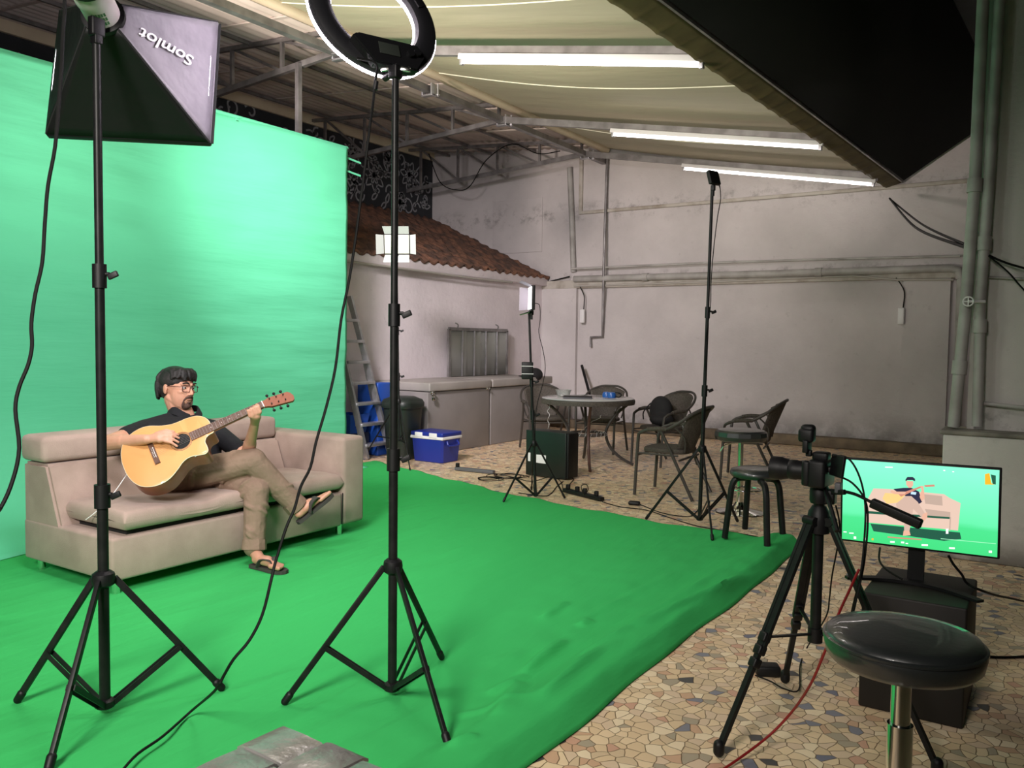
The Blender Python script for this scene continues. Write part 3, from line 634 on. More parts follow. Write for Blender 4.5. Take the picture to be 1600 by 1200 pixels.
# feet: heel, arch, ball, five toes
def foot(an, heel, toe, up, side):
    d = (toe - heel).normalized(); 
    bd_.cap(an, heel + d * .05 + up * .035, .036, .034); bd_.cap(heel + d * .03 + up * .028, heel + d * .12 + up * .034, .032, .034, .9); bd_.cap(heel + d * .10 + up * .030, heel + d * .185 + up * .018, .036, .024, .8)
    bd_.cap(heel + d * .10 - side * .012 + up * .024, heel + d * .175 - side * .022 + up * .016, .026, .018)
    for k, (off, ln, r) in enumerate(((.030, .252, .0135), (.010, .250, .010), (-.007, .242, .0095), (-.022, .230, .009), (-.036, .215, .0085))):
        bd_.cap(heel + d * .18 + side * off * .9 + up * .016, heel + d * ln + side * off + up * .015, r + .002, r)
hl = Vector((-4.00, 3.31, .042)); foot(anL, hl, hl + Vector((.26, .0, 0)), UPZ, Vector((0, -1, 0)))
hr = PX(466, 812, -3.96); tr_ = PX(507, 778, -3.90); dR = (tr_ - hr).normalized(); upR = Vector((-.25, -.45, .85)); upR = (upR - dR * upR.dot(dR)).normalized(); sdR = -upR.cross(dR)
sdR = dR.cross(upR); 
if sdR.z < 0: sdR = -sdR
foot(anR, hr, hr + dR * .26, upR, sdR)
body = remesh(bd_.build('body', SK, per), .0042, 6, .5)

# face details
for s_ in (-1, 1):
    ey = MB().ell(HP(.0805, s_ * .031, .012), hr_(.011, .014, .0085), RH, 14, 10).build('eye', mat('eye_white', (.55, .52, .5), .2), body)
    MB().ell(HP(.0895, s_ * .031, .012), hr_(.0035, .0055, .0055), RH, 10, 8).build('iris', mat('dark_iris', (.015, .008, .005), .15), body)
    MB().tube([HP(.101, s_ * .013, .036), HP(.101, s_ * .03, .043), HP(.088, s_ * .052, .038)], [.004, .005, .003], 8, smooth=3).build('eyebrow', HAIR, body)
MB().tube([HP(.095, .016, -.0565), HP(.0995, 0, -.055), HP(.095, -.016, -.0565)], [.003, .005, .003], 8, smooth=3).build('mouth', mat('lip_skin', (.42, .18, .14), .5), body)
b = MB(); b.tube([HP(.085, .034, -.066), HP(.095, .022, -.046), HP(.106, .006, -.038), HP(.106, -.006, -.038), HP(.095, -.022, -.046), HP(.085, -.034, -.066)], [.004, .007, .0075, .0075, .007, .004], 8, smooth=4)
b.ell(HP(.070, 0, -.094), hr_(.026, .030, .022), RH); b.ell(HP(.094, 0, -.074), hr_(.008, .010, .007), RH)
b.tube([HP(.086, .032, -.068), HP(.078, .028, -.092), HP(.066, 0, -.112), HP(.078, -.028, -.092), HP(.086, -.032, -.068)], [.005, .010, .012, .010, .005], 8, smooth=4)
remesh(b.build('beard', BEARD, per), .003, 3)
# hair: thick black crop over the crown and fringe
b = MB(); b.ell(HP(-.030, 0, .056), hr_(.110, .096, .082), RH); b.ell(HP(-.06, 0, .02), hr_(.074, .084, .095), RH); b.ell(HP(.026, 0, .086), hr_(.068, .080, .042), RH)
rh = random.Random(5)
for k in range(46):
    a = rh.uniform(-1.35, 1.35); r0 = HP(.00 + rh.uniform(-.05, .03), math.sin(a) * .06, .105 + rh.uniform(0, .018)); r1 = HP(.088 * math.cos(a) + .012, math.sin(a) * .088, .060 + rh.uniform(-.010, .018))
    md_ = (r0 + r1) / 2 + fu * .018 + fz * (.022 * math.cos(a)); b.tube([r0, md_, r1], [.012, .014, .006], 7, smooth=3)
for k in range(30):
    a = rh.uniform(1.5, 4.78); r0 = HP(-.03 + .06 * math.cos(a), math.sin(a) * .07, .11); r1 = HP(-.03 + .10 * math.cos(a), math.sin(a) * .088, rh.uniform(-.075, -.03) if math.cos(a) < -.5 else .015)
    b.tube([r0, (r0 + r1) / 2 + (HP(math.cos(a) * .03, math.sin(a) * .02, 0) - HC), r1], [.013, .014, .008], 7, smooth=3)
remesh(b.build('hair', HAIR, per, ang=80), .0045, 2)
# glasses
gl = MB()
for s_ in (-1, 1):
    c0 = HP(.106, s_ * .032, .008); w_, h_ = .025, .020
    gl.tube([c0 + fy * (w_ * max(-1, min(1, 1.25 * math.cos(a)))) + fu * (h_ * max(-1, min(1, 1.25 * math.sin(a)))) - fz * (.012 * abs(math.cos(a)) * (1 if s_ * math.cos(a) > 0 else 0)) for a in [k * PI / 10 for k in range(20)]], .0022, 6, closed=True)
    gl.tube([HP(.098, s_ * .060, .018), HP(.06, s_ * .080, .018), HP(-.015, s_ * .086, .016)], .0022, 6)
gl.tube([HP(.108, .007, .014), HP(.112, 0, .017), HP(.108, -.007, .014)], .002, 6)
glo = gl.build('glasses', mat('dark_red_acetate', (.05, .012, .015), .25), per)
# polo shirt
b = MB(); b.cap(pel + Vector((-.02, 0, -.03)), chest, .160, .155, .80, Vector((1, 0, 0))); b.cap(chest, neckb - Vector((.01, 0, .11)), .155, .10, .8, Vector((1, 0, 0)))
b.cap(chest + Vector((0, -.06, .0)), pel + Vector((0, -.05, 0)), .125, .12); b.cap(chest + Vector((0, .07, .0)), pel + Vector((0, .05, 0)), .125, .12)
b.cap(shR, chest + Vector((0, -.04, .05)), .070, .11); b.cap(shL, chest + Vector((0, .04, .05)), .07, .11)
b.cap(shR, neckb + Vector((0, -.06, -.022)), .068, .046); b.cap(shL, neckb + Vector((0, .045, -.035)), .064, .045); b.cap(neckb + Vector((-.045, -.03, -.02)), neckb + Vector((-.045, .03, -.02)), .045, .045)
b.cap(shR, shR.lerp(elR, .50), .070, .064); b.cap(shL, shL.lerp(elL, .74), .070, .058)
sh = remesh(b.build('polo_shirt', SHIRT, per), .009, 5)
# cut sleeve ends and neck are closed by the skin passing through
b = MB(); nk = neckb + Vector((.0, 0, .022)); N_ = 18
def colpt(a, up, out):
    return nk + Vector((math.cos(a) * (.074 + out) + .012, math.sin(a) * (.078 + out), up - .05 * max(0, math.cos(a)) ** 2))
for sgn in (-1, 1):
    rings = []
    for k in range(13):
        a = sgn * (.22 + (PI - .22) * k / 12)
        rings.append([colpt(a, .030, .000), colpt(a, .026, .010), colpt(a, -.012, .030), colpt(a, -.016, .022)])
    b.ring_sweep(rings)
b.build('collar', SHIRT, sh, ang=60)
b = MB(); b.prism([(0, 0), (.035, .004), (.03, .016), (.012, .02), (.02, .008), (0, .012)], GP(.19, -.13, -.01), GA, gup, gnrm, .003)
b.build('chest_print', mat('white_print', (.7, .7, .72), .7), sh)
# trousers
b = MB(); b.cap(pel + Vector((.0, -.05, -.03)), pel + Vector((0, .05, -.03)), .14, .14); b.cap(hipR, knR + Vector((0, -.0, .005)), .105, .082); b.cap(hipL, knL, .105, .080)
b.cap(knR, knR.lerp(anR, .5), .082, .072); b.cap(knR.lerp(anR, .4), knR.lerp(anR, .90), .074, .062)
b.cap(knL, knL.lerp(anL, .5), .078, .070); b.cap(knL.lerp(anL, .4), knL.lerp(anL, .93), .070, .066)
b.cap(knR.lerp(anR, .80), knR.lerp(anR, .93), .063, .066)
# creases gathered at knee, lap and hems
rp = random.Random(11)
for (p, q, r) in ((hipR, knR, .103), (hipL, knL, .10), (knL, anL, .075), (knR, anR, .076)):
    ax = (q - p).normalized(); x_, y_, _ = frame(ax)
    for k in range(9):
        t = rp.uniform(.12, .85); a = rp.uniform(0, 2 * PI); da = rp.uniform(.6, 1.1); r_ = r * (1 - .22 * t) - .002
        b.tube([p.lerp(q, t + j * .05) + x_ * (math.cos(a + da * j / 2) * r_) + y_ * (math.sin(a + da * j / 2) * r_) for j in range(4)], [.006, .016, .016, .006], 6, smooth=3)
tro = remesh(b.build('trousers', PANTS, per), .006, 4, .5)
for p, q, r in ((knL, anL, .069), (knR, anR, .067)):
    ax = (q - p).normalized(); x_, y_, _ = frame(ax); c0 = p.lerp(q, .955)
    b = MB(); b.ring_sweep([[c0 + ax * h + (x_ * math.cos(2 * PI * k / 20) + y_ * math.sin(2 * PI * k / 20)) * (rr + .003 * math.sin(3 * k)) for k in range(20)] for h, rr in ((-.05, r), (.0, r + .004), (.012, r + .003), (.012, r - .004), (-.05, r - .006))], cap=False)
    b.build('hem', PANTS, tro)
# flip-flops
def flip(heel, d, up, side):
    out = [(-.02, .0), (-.012, .028), (.04, .034), (.10, .036), (.17, .046), (.225, .046), (.262, .030), (.272, .005), (.262, -.024), (.22, -.044), (.16, -.046), (.09, -.034), (.03, -.034), (-.01, -.028)]
    b = MB(); b.prism(out, heel - up * .024, d, side, up, .020); so = b.build('flip_flop', FLIP, per)
    for s_ in (-1, 1):
        b = MB(); b.tube([heel + d * .19 + side * .018 + up * .012, heel + d * .165 + side * (.014 + s_ * .022) + up * .048, heel + d * .11 + side * (s_ * .042) + up * .042, heel + d * .075 + side * (s_ * .040) - up * .004], [.006, .016, .018, .014], 8, smooth=4, sec=[(1, .2), (1, -.2), (-1, -.2), (-1, .2)]); b.build('strap', FLIP, so)
flip(hl, Vector((.999, .05, 0)).normalized(), UPZ, Vector((0, -1, 0)))
flip(hr, dR, upR, sdR)

# ================================================================== GUITAR
gt = thing('acoustic_guitar', gb, 'blonde acoustic guitar with a cutaway held by the seated person', 'guitar')
spruce = mat('spruce_top', (0.72, 0.37, 0.14), 0.42, col2=(0.66, 0.33, 0.12), nscale=3, coat=.3)
mahog = mat('mahogany', (0.36, 0.085, 0.028), 0.4, col2=(.44, .12, .04), nscale=8, coat=.5)
rosew = mat('rosewood', (0.10, 0.05, 0.035), 0.5, col2=(.16, .085, .06), nscale=30)
up_half = [(-.172, 0.0), (-.170, .05), (-.155, .11), (-.125, .16), (-.075, .192), (-.02, .202), (.03, .192), (.08, .164), (.12, .146), (.155, .137), (.19, .134), (.23, .133), (.27, .126), (.30, .112), (.325, .085), (.337, .055), (.338, .028)]
lo_half = [(.338, -.028), (.315, -.034), (.288, -.045), (.272, -.07), (.272, -.10), (.268, -.13), (.25, -.143), (.225, -.138), (.19, -.124), (.155, -.12), (.12, -.132), (.08, -.162), (.03, -.192), (-.02, -.202), (-.075, -.192), (-.125, -.16), (-.155, -.11), (-.170, -.05)]
poly = up_half + lo_half
pp, _ = spline([Vector((a, c_, 0)) for a, c_ in poly], [0] * len(poly), 3, closed=True)
def outline(n, inset=0.0):
    return [GP(q.x * (1 - inset) + .08 * inset, q.y * (1 - inset), n) for q in pp]
b = MB(); b.ring_sweep([outline(-.122, .03), outline(-.126, .06)][::-1] + [outline(-.115, 0), outline(-.004, 0)]); b.build('sides_and_back', mahog, gt, ang=50)
b = MB(); b.ring_sweep([outline(-.004, .0), outline(.0, .0), outline(.001, .006)]); b.build('soundboard', spruce, gt, ang=50)
b = MB(); b.tube([GP(q.x, q.y, -.002) for q in pp], .0022 * S, 6, closed=True); b.build('binding', mat('ivory_binding', (.8, .72, .55), .4), gt)
def disc(c_, r0, n0, n1, mt, nm, par):
    b = MB(); b.ring_sweep([[GP(c_[0] + math.cos(2 * PI * k / 32) * r, c_[1] + math.sin(2 * PI * k / 32) * r, h) for k in range(32)] for r, h in ((r0, n0), (r0, n1))]); return b.build(nm, mt, par)
disc((.158, 0), .050, .0, .0022, M['blackmatte'], 'sound_hole', gt)
for r in (.054, .060):
    b = MB(); b.tube([GP(.158 + math.cos(2 * PI * k / 36) * r, math.sin(2 * PI * k / 36) * r, .0015) for k in range(36)], .0014 * S, 5, closed=True); b.build('rosette_ring', rosew, gt)
def gbox(a0, a1, u0, u1, n0, n1, nm, mt, par=gt, tp=0):
    b = MB(); b.ring_sweep([[GP(a, u, n_) for u, n_ in ((u0 * f_, n0), (u1 * f_, n0), (u1 * f_, n1), (u0 * f_, n1))] for a, f_ in ((a0, 1), (a1, 1 - tp))]); return b.build(nm, mt, par)
br = gbox(-.014, .014, -.075, .075, .001, .011, 'bridge', rosew); gbox(.004, .007, -.036, .036, .011, .015, 'saddle', M['white'], br)
for u in range(6): gbox(-.006, -.002, -.028 + u * .0112 - .002, -.028 + u * .0112 + .002, .011, .014, 'bridge_pin', M['white'], br)
b = MB(); b.ring_sweep([[GP(a, math.cos(t) * w_, -.004 - math.sin(t) * .022 * (1 + .2 * (a < .4))) for t in [PI * k / 10 for k in range(11)]] for a, w_ in ((.33, .028), (.45, .0255), (.648, .022))]); b.build('neck', mahog, gt)
fb = gbox(.212, .65, -.0285, .0285, -.004, .007, 'fretboard', rosew, tp=.24)
for k in range(1, 20):
    a = .65 - .65 * (1 - 2 ** (-k / 12)); w_ = .0285 * (1 - .24 * (a - .212) / .438)
    gbox(a - .0006, a + .0006, -w_, w_, .007, .0078, 'fret', M['silver'], fb)
for k in (3, 5, 7, 9, 12): 
    a = .65 - .65 * (1 - 2 ** (-(k - .5) / 12)); b = MB(); b.ring_sweep([[GP(a + math.cos(t) * .003, math.sin(t) * .003, h) for t in [2 * PI * q / 10 for q in range(10)]] for h in (.006, .0076)]); b.build('fret_marker', M['white'], fb)
gbox(.648, .653, -.022, .022, .002, .010, 'nut', M['white'])
hs = MB(); hp_ = [(.65, -.022), (.67, -.026), (.69, -.034), (.79, -.040), (.815, -.042), (.828, -.030), (.832, -.004), (.822, .020), (.808, .034), (.69, .034), (.67, .026), (.65, .022)]
hd = (GA * math.cos(.22) - gnrm * math.sin(.22)).normalized()
hs.prism([((a - .65) * S, u * S) for a, u in hp_], GP(.65, 0, -.012), hd, gup, hd.cross(gup).normalized() * (1 if hd.cross(gup).dot(gnrm) > 0 else -1), .016)
hst = hs.build('headstock', mat('headstock_veneer', (.22, .065, .03), .55), gt)
hn = hd.cross(gup).normalized(); hn = hn if hn.dot(gnrm) > 0 else -hn
for s_ in (-1, 1):
    for k in range(3):
        c0 = GP(.65, 0, .0) + hd * ((.045 + k * .042) * S) + gup * (s_ * .020 * S)
        b = MB(); b.cyl(c0, c0 + hn * .018, .0035); b.cyl(c0, c0 + gup * (s_ * .032 * S) - hn * .008, .0025); b.ell(c0 + gup * (s_ * .038 * S) - hn * .008, (.009, .009, .009), u=10, v=8); b.build('tuning_peg', M['blackplastic'], hst)
for u in range(6):
    o = -.028 + u * .0112
    MB().tube([GP(-.004, o, .013), GP(.004, o, .015), GP(.65, o * .66, .0095)], .0005, 4).build('string', M['silver'], gt)

wc_ = MB().tube([GP(-.172, -.01, -.05), DEP(178, 770, 4.62), DEP(160, 790, 4.58), DEP(146, 803, 4.56), DEP(134, 812, 4.56)], .0025, 6, smooth=4).build('guitar_cord', M['white']); tag(wc_, 'thin white cord running from the guitar end down onto the sofa cushion', 'cord')

# ================================================================== LIGHT STANDS
def light_stand(name, base, feet, top, label, r=.016, collar=.53, joints=(), hub=.09, mt='black', group='tripod stands with black legs'):
    """tripod stand: riser, sleeves with clamp knobs, three legs each with a brace"""
    bx, by = base[0], base[1]
    t = thing(name, (bx, by, 0), label, 'stand', group)
    tp = Vector(top); P = lambda z: Vector((bx, by, 0)).lerp(Vector((tp.x, tp.y, 0)), max(0, (z - .0) / tp.z)) + Vector((0, 0, z))
    zs = [hub - .02] + list(joints) + [tp.z]
    rr = r
    for i in range(len(zs) - 1):
        MB().cyl(P(zs[i]), P(zs[i + 1]), rr, seg=14).build('pole', M[mt], t); rr *= .88
    rr = r
    for z in joints:
        c = MB(); c.cyl(P(z - .05), P(z + .035), rr * 1.45); co = c.build('clamp_sleeve', M['blackplastic'], t)
        d = _rt * (1 if z > joints[0] or len(joints) == 1 else 1)
        b = MB(); b.cyl(P(z), P(z) + d * .035, .007); b.bar(P(z) + d * .03 - UPZ * .012, P(z) + d * .065 + UPZ * .004, .012, .022, bev=.004); b.build('knob', M['blackplastic'], co)
        rr *= .88
    cz = P(collar); lo = P(hub)
    c = MB(); c.lathe([(r * 1.2, -.03), (r * 2.0, -.02), (r * 2.2, .0), (r * 2.0, .02), (r * 1.3, .03)], cz, seg=14); c.build('leg_collar', M['blackplastic'], t)
    c = MB(); c.lathe([(r * 1.1, -.02), (r * 1.8, -.012), (r * 1.8, .01), (r * 1.1, .018)], lo, seg=14); c.build('brace_hub', M['black'], t)
    for f in feet:
        f = Vector(f); d = (f - Vector((bx, by, f.z))); dn = d.normalized(); s = cz + dn * r * 1.9; tip = f + Vector((0, 0, .012))
        l = MB(); l.bar(s, tip, r * .85, r * 1.25, bev=.002); leg = l.build('leg', M[mt], t)
        ad = (tip - s).normalized()
        MB().cap(tip - ad * .03, tip, r * .85, r * .8).build('rubber_foot', M['blackplastic'], leg)
        mid = s.lerp(tip, .60); side = dn.cross(UPZ) * r * .7
        for q in (-1, 1): MB().bar(lo + dn * r * 1.5 + side * q, mid + side * q, .004, r * 1.0).build('brace', M[mt], t)
    return t
def fl_(px, py): p = G(px, py, .02); return p
ring_base = (-2.10, 2.40)
ringst = light_stand('light_stand', ring_base, [fl_(445, 1101), fl_(690, 1031), fl_(700, 1168)], (-2.10, 2.40, 2.39), 'tall black tripod stand carrying the lit ring light, centre foreground', r=.0175, collar=.53, joints=(.95, 1.50), hub=.06)
leftst = light_stand('light_stand', (-2.86, 1.69), [fl_(28, 1098), fl_(346, 1079), Vector((-2.62, 1.36, .02))], (-2.86, 1.69, 2.44), 'tall black tripod stand carrying the softbox, left foreground', r=.019, collar=.52, joints=(.83, 1.62), hub=.06)
farst = light_stand('light_stand', (-2.225, 6.06), [G(1010, 812, .0), G(1113, 845, .02), G(1152, 816, .0)], (-2.18, 6.037, 2.56), 'tall thin black tripod stand between the wicker chair and the round bar stool', r=.015, collar=.60, joints=(1.05, 1.64), hub=.07)
ledst = light_stand('light_stand', (-3.80, 6.24), [G(787, 785, .02), G(882, 779), Vector((-4.08, 6.62, 0))], (-3.86, 6.18, 1.66), 'short black tripod stand in front of the computer tower', r=.013, collar=.50, joints=(.76, 1.05), hub=.05)
barnst = light_stand('light_stand', (-6.0, 6.96), [G(568, 717), G(641, 738), G(632, 716)], (-6.07, 6.976, 2.20), 'black tripod stand half hidden behind the ring light pole, before the bin', r=.012, collar=.72, joints=(1.0, 1.5), hub=.3)

# ring light
rd = Vector((-math.sin(1.184) * math.cos(-.36), math.cos(1.184) * math.cos(-.36), math.sin(-.36))); re1 = Vector((math.cos(1.184), math.sin(1.184), 0)); re2 = re1.cross(rd)
rc = Vector((-2.26, 2.456, 2.65)); Ro, Ri = .268, .176
def rp(a, r, h): return rc + re1 * (math.cos(a) * r) + re2 * (math.sin(a) * r) + rd * h
def annulus(prof, seg=72):
    b = MB(); b.ring_sweep([[rp(2 * PI * k / seg, r, h) for r, h in prof] for k in range(seg)], closed=True); return b
rg = thing('ring_light', rc - re2 * Ro, 'lit ring light with a black back, on the centre foreground stand', 'ring light')
annulus([(Ro, .0), (Ro - .008, -.018), (Ro - .025, -.026), (Ri + .025, -.026), (Ri + .008, -.018), (Ri, .0)]).build('housing', mat('ring_housing', (.008, .008, .010), .5), rg, ang=40)
glow = mat('ring_diffuser', (.9, .85, .9), .4, emit=((1.0, .86, .98), EM_RING))
annulus([(Ro + .002, .001), (Ro + .002, .014), (Ro - .010, .022), (Ri + .010, .022), (Ri - .002, .014), (Ri - .002, .001)]).build('diffuser', glow, rg, ang=40)
cbx = rc - re2 * (Ro - .05) - rd * .048 + re1 * .015; RM = Matrix((re1, re2, rd)).transposed()
b = MB(); b.prism([(-.155, .055), (-.075, -.045), (.10, -.045), (.145, .02), (.12, .075), (-.13, .075)], cbx - rd * .014, re1, re2, rd, .045)
bmesh.ops.bevel(b.b, geom=list(b.b.edges), offset=.006, segments=2, affect='EDGES'); cb = b.build('control_box', M['blackplastic'], rg)
MB().box(cbx + re1 * -.012 + re2 * .022 - rd * .017, (.085, .05, .004), RM, .002).build('display', mat('dark_display', (.03, .035, .03), .2), cb)
for k, (u, v) in enumerate(((.075, .02), (.105, .03))):
    MB().cyl(cbx + re1 * u + re2 * v - rd * .012, cbx + re1 * u + re2 * v - rd * .030, .015).build('dial', M['blackplastic'], cb)
for a in (math.radians(150), math.radians(25)):
    MB().box(rp(a, (Ro + Ri) / 2, -.03), (.035, .035, .008), Matrix((re1 * math.cos(a) + re2 * math.sin(a), re2 * math.cos(a) - re1 * math.sin(a), rd)).transposed(), .002).build('phone_mount', M['blackplastic'], rg)
bp = rc - re2 * (Ro + .01)
b = MB(); b.cyl(bp, Vector((-2.1, 2.4, 2.40)), .014); b.box(Vector((-2.1, 2.4, 2.395)), (.04, .04, .05), bev=.006); b.build('bracket', M['blackplastic'], rg)
for q, nm in ((1, 'lever'), (-1, 'lever')):
    MB().bar(Vector((-2.1, 2.4, 2.41)) + _rt * .015 * q, Vector((-2.1, 2.4, 2.415)) + _rt * .055 * q - UPZ * .01, .01, .018, bev=.003).build(nm, M['chrome'], rg)
# ring light cable: inline plug then a long hang to the floor and off the frame
c_pts = [rc - re2 * .24 - re1 * .12 - rd * .03, DEP(588, 100, 3.08), DEP(586, 128, 3.05), DEP(583, 160, 3.04), DEP(577, 205, 3.0), DEP(569, 270, 3.0), DEP(556, 370, 2.97), DEP(545, 440, 2.95), DEP(533, 500, 2.93), DEP(524, 575, 2.90), DEP(510, 635, 2.87), DEP(494, 690, 2.84), DEP(485, 730, 2.80), DEP(470, 760, 2.76), DEP(460, 795, 2.72), DEP(447, 825, 2.70), DEP(430, 880, 2.68), DEP(424, 905, 2.66), DEP(410, 960, 2.64), DEP(390, 1000, 2.62), DEP(365, 1030, 2.60), DEP(350, 1055, 2.62), DEP(335, 1080, 2.66), G(300, 1110, .045), G(255, 1150, .045), G(215, 1178, .045), G(190, 1205, .045)]
o = MB().tube(c_pts, .0048, 6, smooth=4).build('power_cable', M['cable']); tag(o, 'long black cable hanging from the ring light down to the green cloth', 'cable')
MB().cyl(DEP(588, 127, 3.05), DEP(586, 140, 3.05), .009).build('inline_plug', M['blackplastic'], o)
# softbox
sy_, sp_, sr_ = .723, -.273, -.007
sd = Vector((-math.sin(sy_) * math.cos(sp_), math.cos(sy_) * math.cos(sp_), math.sin(sp_))); s1 = Vector((math.cos(sy_), math.sin(sy_), 0)); s2 = s1.cross(sd)
s1, s2 = s1 * math.cos(sr_) + s2 * math.sin(sr_), -s1 * math.sin(sr_) + s2 * math.cos(sr_)
scn = Vector((-3.145, 2.015, 2.445)); SD = .375
SP = lambda u, v, h: scn + s1 * u + s2 * v + sd * h
sbx = thing('softbox', SP(0, 0, -SD), 'black softbox with one side panel coloured as lit, on the left foreground stand', 'softbox')
W2, H2, w2, h2 = .305, .272, .055, .05
CN = [(-1, -1), (1, -1), (1, 1), (-1, 1)]
sh_black = mat('softbox_cloth', (.006, .007, .007), .55, bump=.004, bscale=12, spec=.3); sh_side = mat('softbox_cloth_lit', (.20, .185, .215), .5, col2=(.15, .14, .165), nscale=7, bump=.01, bscale=9)  # lettered panel: the ring light's grey-violet cast is put into its colour
for k in range(4):
    a, b_ = CN[k], CN[(k + 1) % 4]
    def pan(u, v, a=a, b_=b_):
        s = v; W_, H_ = w2 + (W2 - w2) * s, h2 + (H2 - h2) * s
        x = (a[0] + (b_[0] - a[0]) * u) * W_; y = (a[1] + (b_[1] - a[1]) * u) * H_
        n = Vector((x, y)).normalized() if True else 0; bow = -.012 * math.sin(PI * u) * math.sin(PI * v)
        mx_, my_ = (a[0] + b_[0]) / 2, (a[1] + b_[1]) / 2
        return SP(x + mx_ * bow, y + my_ * bow, -SD + SD * s)
    b = MB(); b.grid(pan, 14, 14)
    rim = [SP(a[0] * W2, a[1] * H2, 0), SP(b_[0] * W2, b_[1] * H2, 0), SP(b_[0] * W2, b_[1] * H2, .03), SP(a[0] * W2, a[1] * H2, .03)]; b.quad(*rim)
    o = b.build('side_panel', sh_side if k == 1 else sh_black, sbx, fix=False, ang=20); md = o.modifiers.new('t', 'SOLIDIFY'); md.thickness = .004
    if k == 1: o['label'] = 'side panel coloured as lit grey, with white lettering'; side_o = o
    MB().cyl(SP(a[0] * w2, a[1] * h2, -SD), SP(a[0] * W2, a[1] * H2, 0), .005, seg=6).build('rib', M['blackmatte'], sbx)
b = MB(); b.quad(SP(-W2 + .01, -H2 + .01, -.02), SP(W2 - .01, -H2 + .01, -.02), SP(W2 - .01, H2 - .01, -.02), SP(-W2 + .01, H2 - .01, -.02)); 
b.build('front_diffuser', mat('softbox_diffuser', (.9, .9, .9), .6, emit=((1.0, .93, .97), EM_SOFT)), sbx, fix=False)
MB().bar(SP(W2 + .004, -H2, .012), SP(W2 + .004, H2, .012), .02, .006).build('edge_tape', M['blackmatte'], sbx)
# lamp body behind the apex
hb = SP(0, 0, -SD); lh = mat('lamp_shell', (.62, .55, .55), .4)
b = MB(); b.lathe([(.03, -.02), (.052, -.015), (.060, .0), (.060, .09), (.064, .10), (.064, .16), (.058, .17), (.03, .172)], hb, axis=-sd, seg=28); bo = b.build('lamp_body', lh, sbx)
b = MB(); b.lathe([(.066, .0), (.070, .004), (.070, .05), (.05, .08), (.0, .085)], hb - sd * .165, axis=-sd, seg=28); b.build('rear_cap', M['blackplastic'], sbx)
b = MB(); b.lathe([(.064, -.012), (.075, -.010), (.075, .008), (.064, .012)], hb, axis=-sd, seg=28); b.build('speed_ring', M['blackplastic'], sbx)
# grid of printed marks on the shell
gm = MB(); q0 = (CAM - hb); q0 = (q0 - sd * q0.dot(sd)).normalized(); q1 = sd.cross(q0)
gpr = mat('printed_grid', (.06, .16, .07), .6)
for i in range(5):
    for j in range(3):
        a = .55 - i * .16; d_ = q0 * math.cos(a) + q1 * math.sin(a); tg = -q0 * math.sin(a) + q1 * math.cos(a)
        p = hb - sd * (.035 + j * .022) + d_ * .0605
        gm.box(p, (.006, .0015, .014), Matrix((tg, d_, sd)).transposed())
gm.build('printed_marks', gpr, bo)
b = MB(); b.box(hb - sd * .075 - UPZ * .085, (.035, .05, .07), bev=.008); b.bar(hb - sd * .075 - UPZ * .05, Vector((-2.86, 1.69, 2.42)), .03, .035, bev=.005); b.build('tilt_bracket', M['blackplastic'], sbx)
# lettering on the panel, mirrored along the slope as seen
def text_mesh(name, s, mtl, parent, o, ax, ay, size, shear=0.0, extr=.001):
    cu = bpy.data.curves.new(name, 'FONT'); cu.body = s; cu.size = size; cu.extrude = extr; cu.shear = shear; cu.align_x = 'CENTER'; cu.align_y = 'CENTER'; cu.offset = size * .008
    tmp = bpy.data.objects.new(name + '_t', cu); C.objects.link(tmp); dg = bpy.context.evaluated_depsgraph_get(); me = bpy.data.meshes.new_from_object(tmp.evaluated_get(dg))
    bpy.data.objects.remove(tmp); az = ax.cross(ay).normalized()
    Mx = Matrix((ax, ay, az)).transposed().to_4x4(); Mx.translation = Vector(o) - ORG.get(parent.name, Vector()) if parent else Vector(o)
    me.transform(Mx); me.materials.clear(); me.materials.append(mtl); ob = bpy.data.objects.new(name, me); C.objects.link(ob); ob.parent = parent
    if parent: ORG[ob.name] = ORG.get(parent.name, Vector())
    return ob
pA, pB, pC, pD = SP(w2, -h2, -SD), SP(W2, -H2, 0), SP(W2, H2, 0), SP(w2, h2, -SD)
pn = (pB - pA).cross(pD - pA).normalized(); pn = pn if pn.dot(CAM - pA) > 0 else -pn
def on_panel(px, py):
    r = ray(px, py); return CAM + r * ((pA - CAM).dot(pn) / r.dot(pn))
t0, t1 = on_panel(298, 95), on_panel(226, 55)
tx = (t1 - t0).normalized(); ty = pn.cross(tx)
text_mesh('lettering', 'Somlot', mat('white_lettering', (.85, .82, .86), .5), side_o, (t0 + t1) / 2 + pn * .004, tx * 1.3, ty, .068, .35)
# softbox cable
o = MB().tube([hb - sd * .2 + UPZ * .02, DEP(104, -20, 2.75), DEP(101, 20, 2.74), DEP(98, 60, 2.74), DEP(96, 110, 2.72), DEP(92, 160, 2.72), DEP(86, 230, 2.7), DEP(75, 290, 2.7), DEP(70, 350, 2.68), DEP(66, 410, 2.66), DEP(55, 460, 2.64), DEP(49, 505, 2.62), DEP(50, 540, 2.6), DEP(44, 570, 2.58), DEP(30, 605, 2.56), DEP(24, 640, 2.54), DEP(30, 700, 2.5), DEP(20, 750, 2.46), DEP(0, 795, 2.42), DEP(-40, 850, 2.36), G(-90, 960, .03)], .0062, 8, smooth=4).build('power_cable', M['cable']); tag(o, 'black cable dropping from the softbox lamp along the left edge', 'cable')

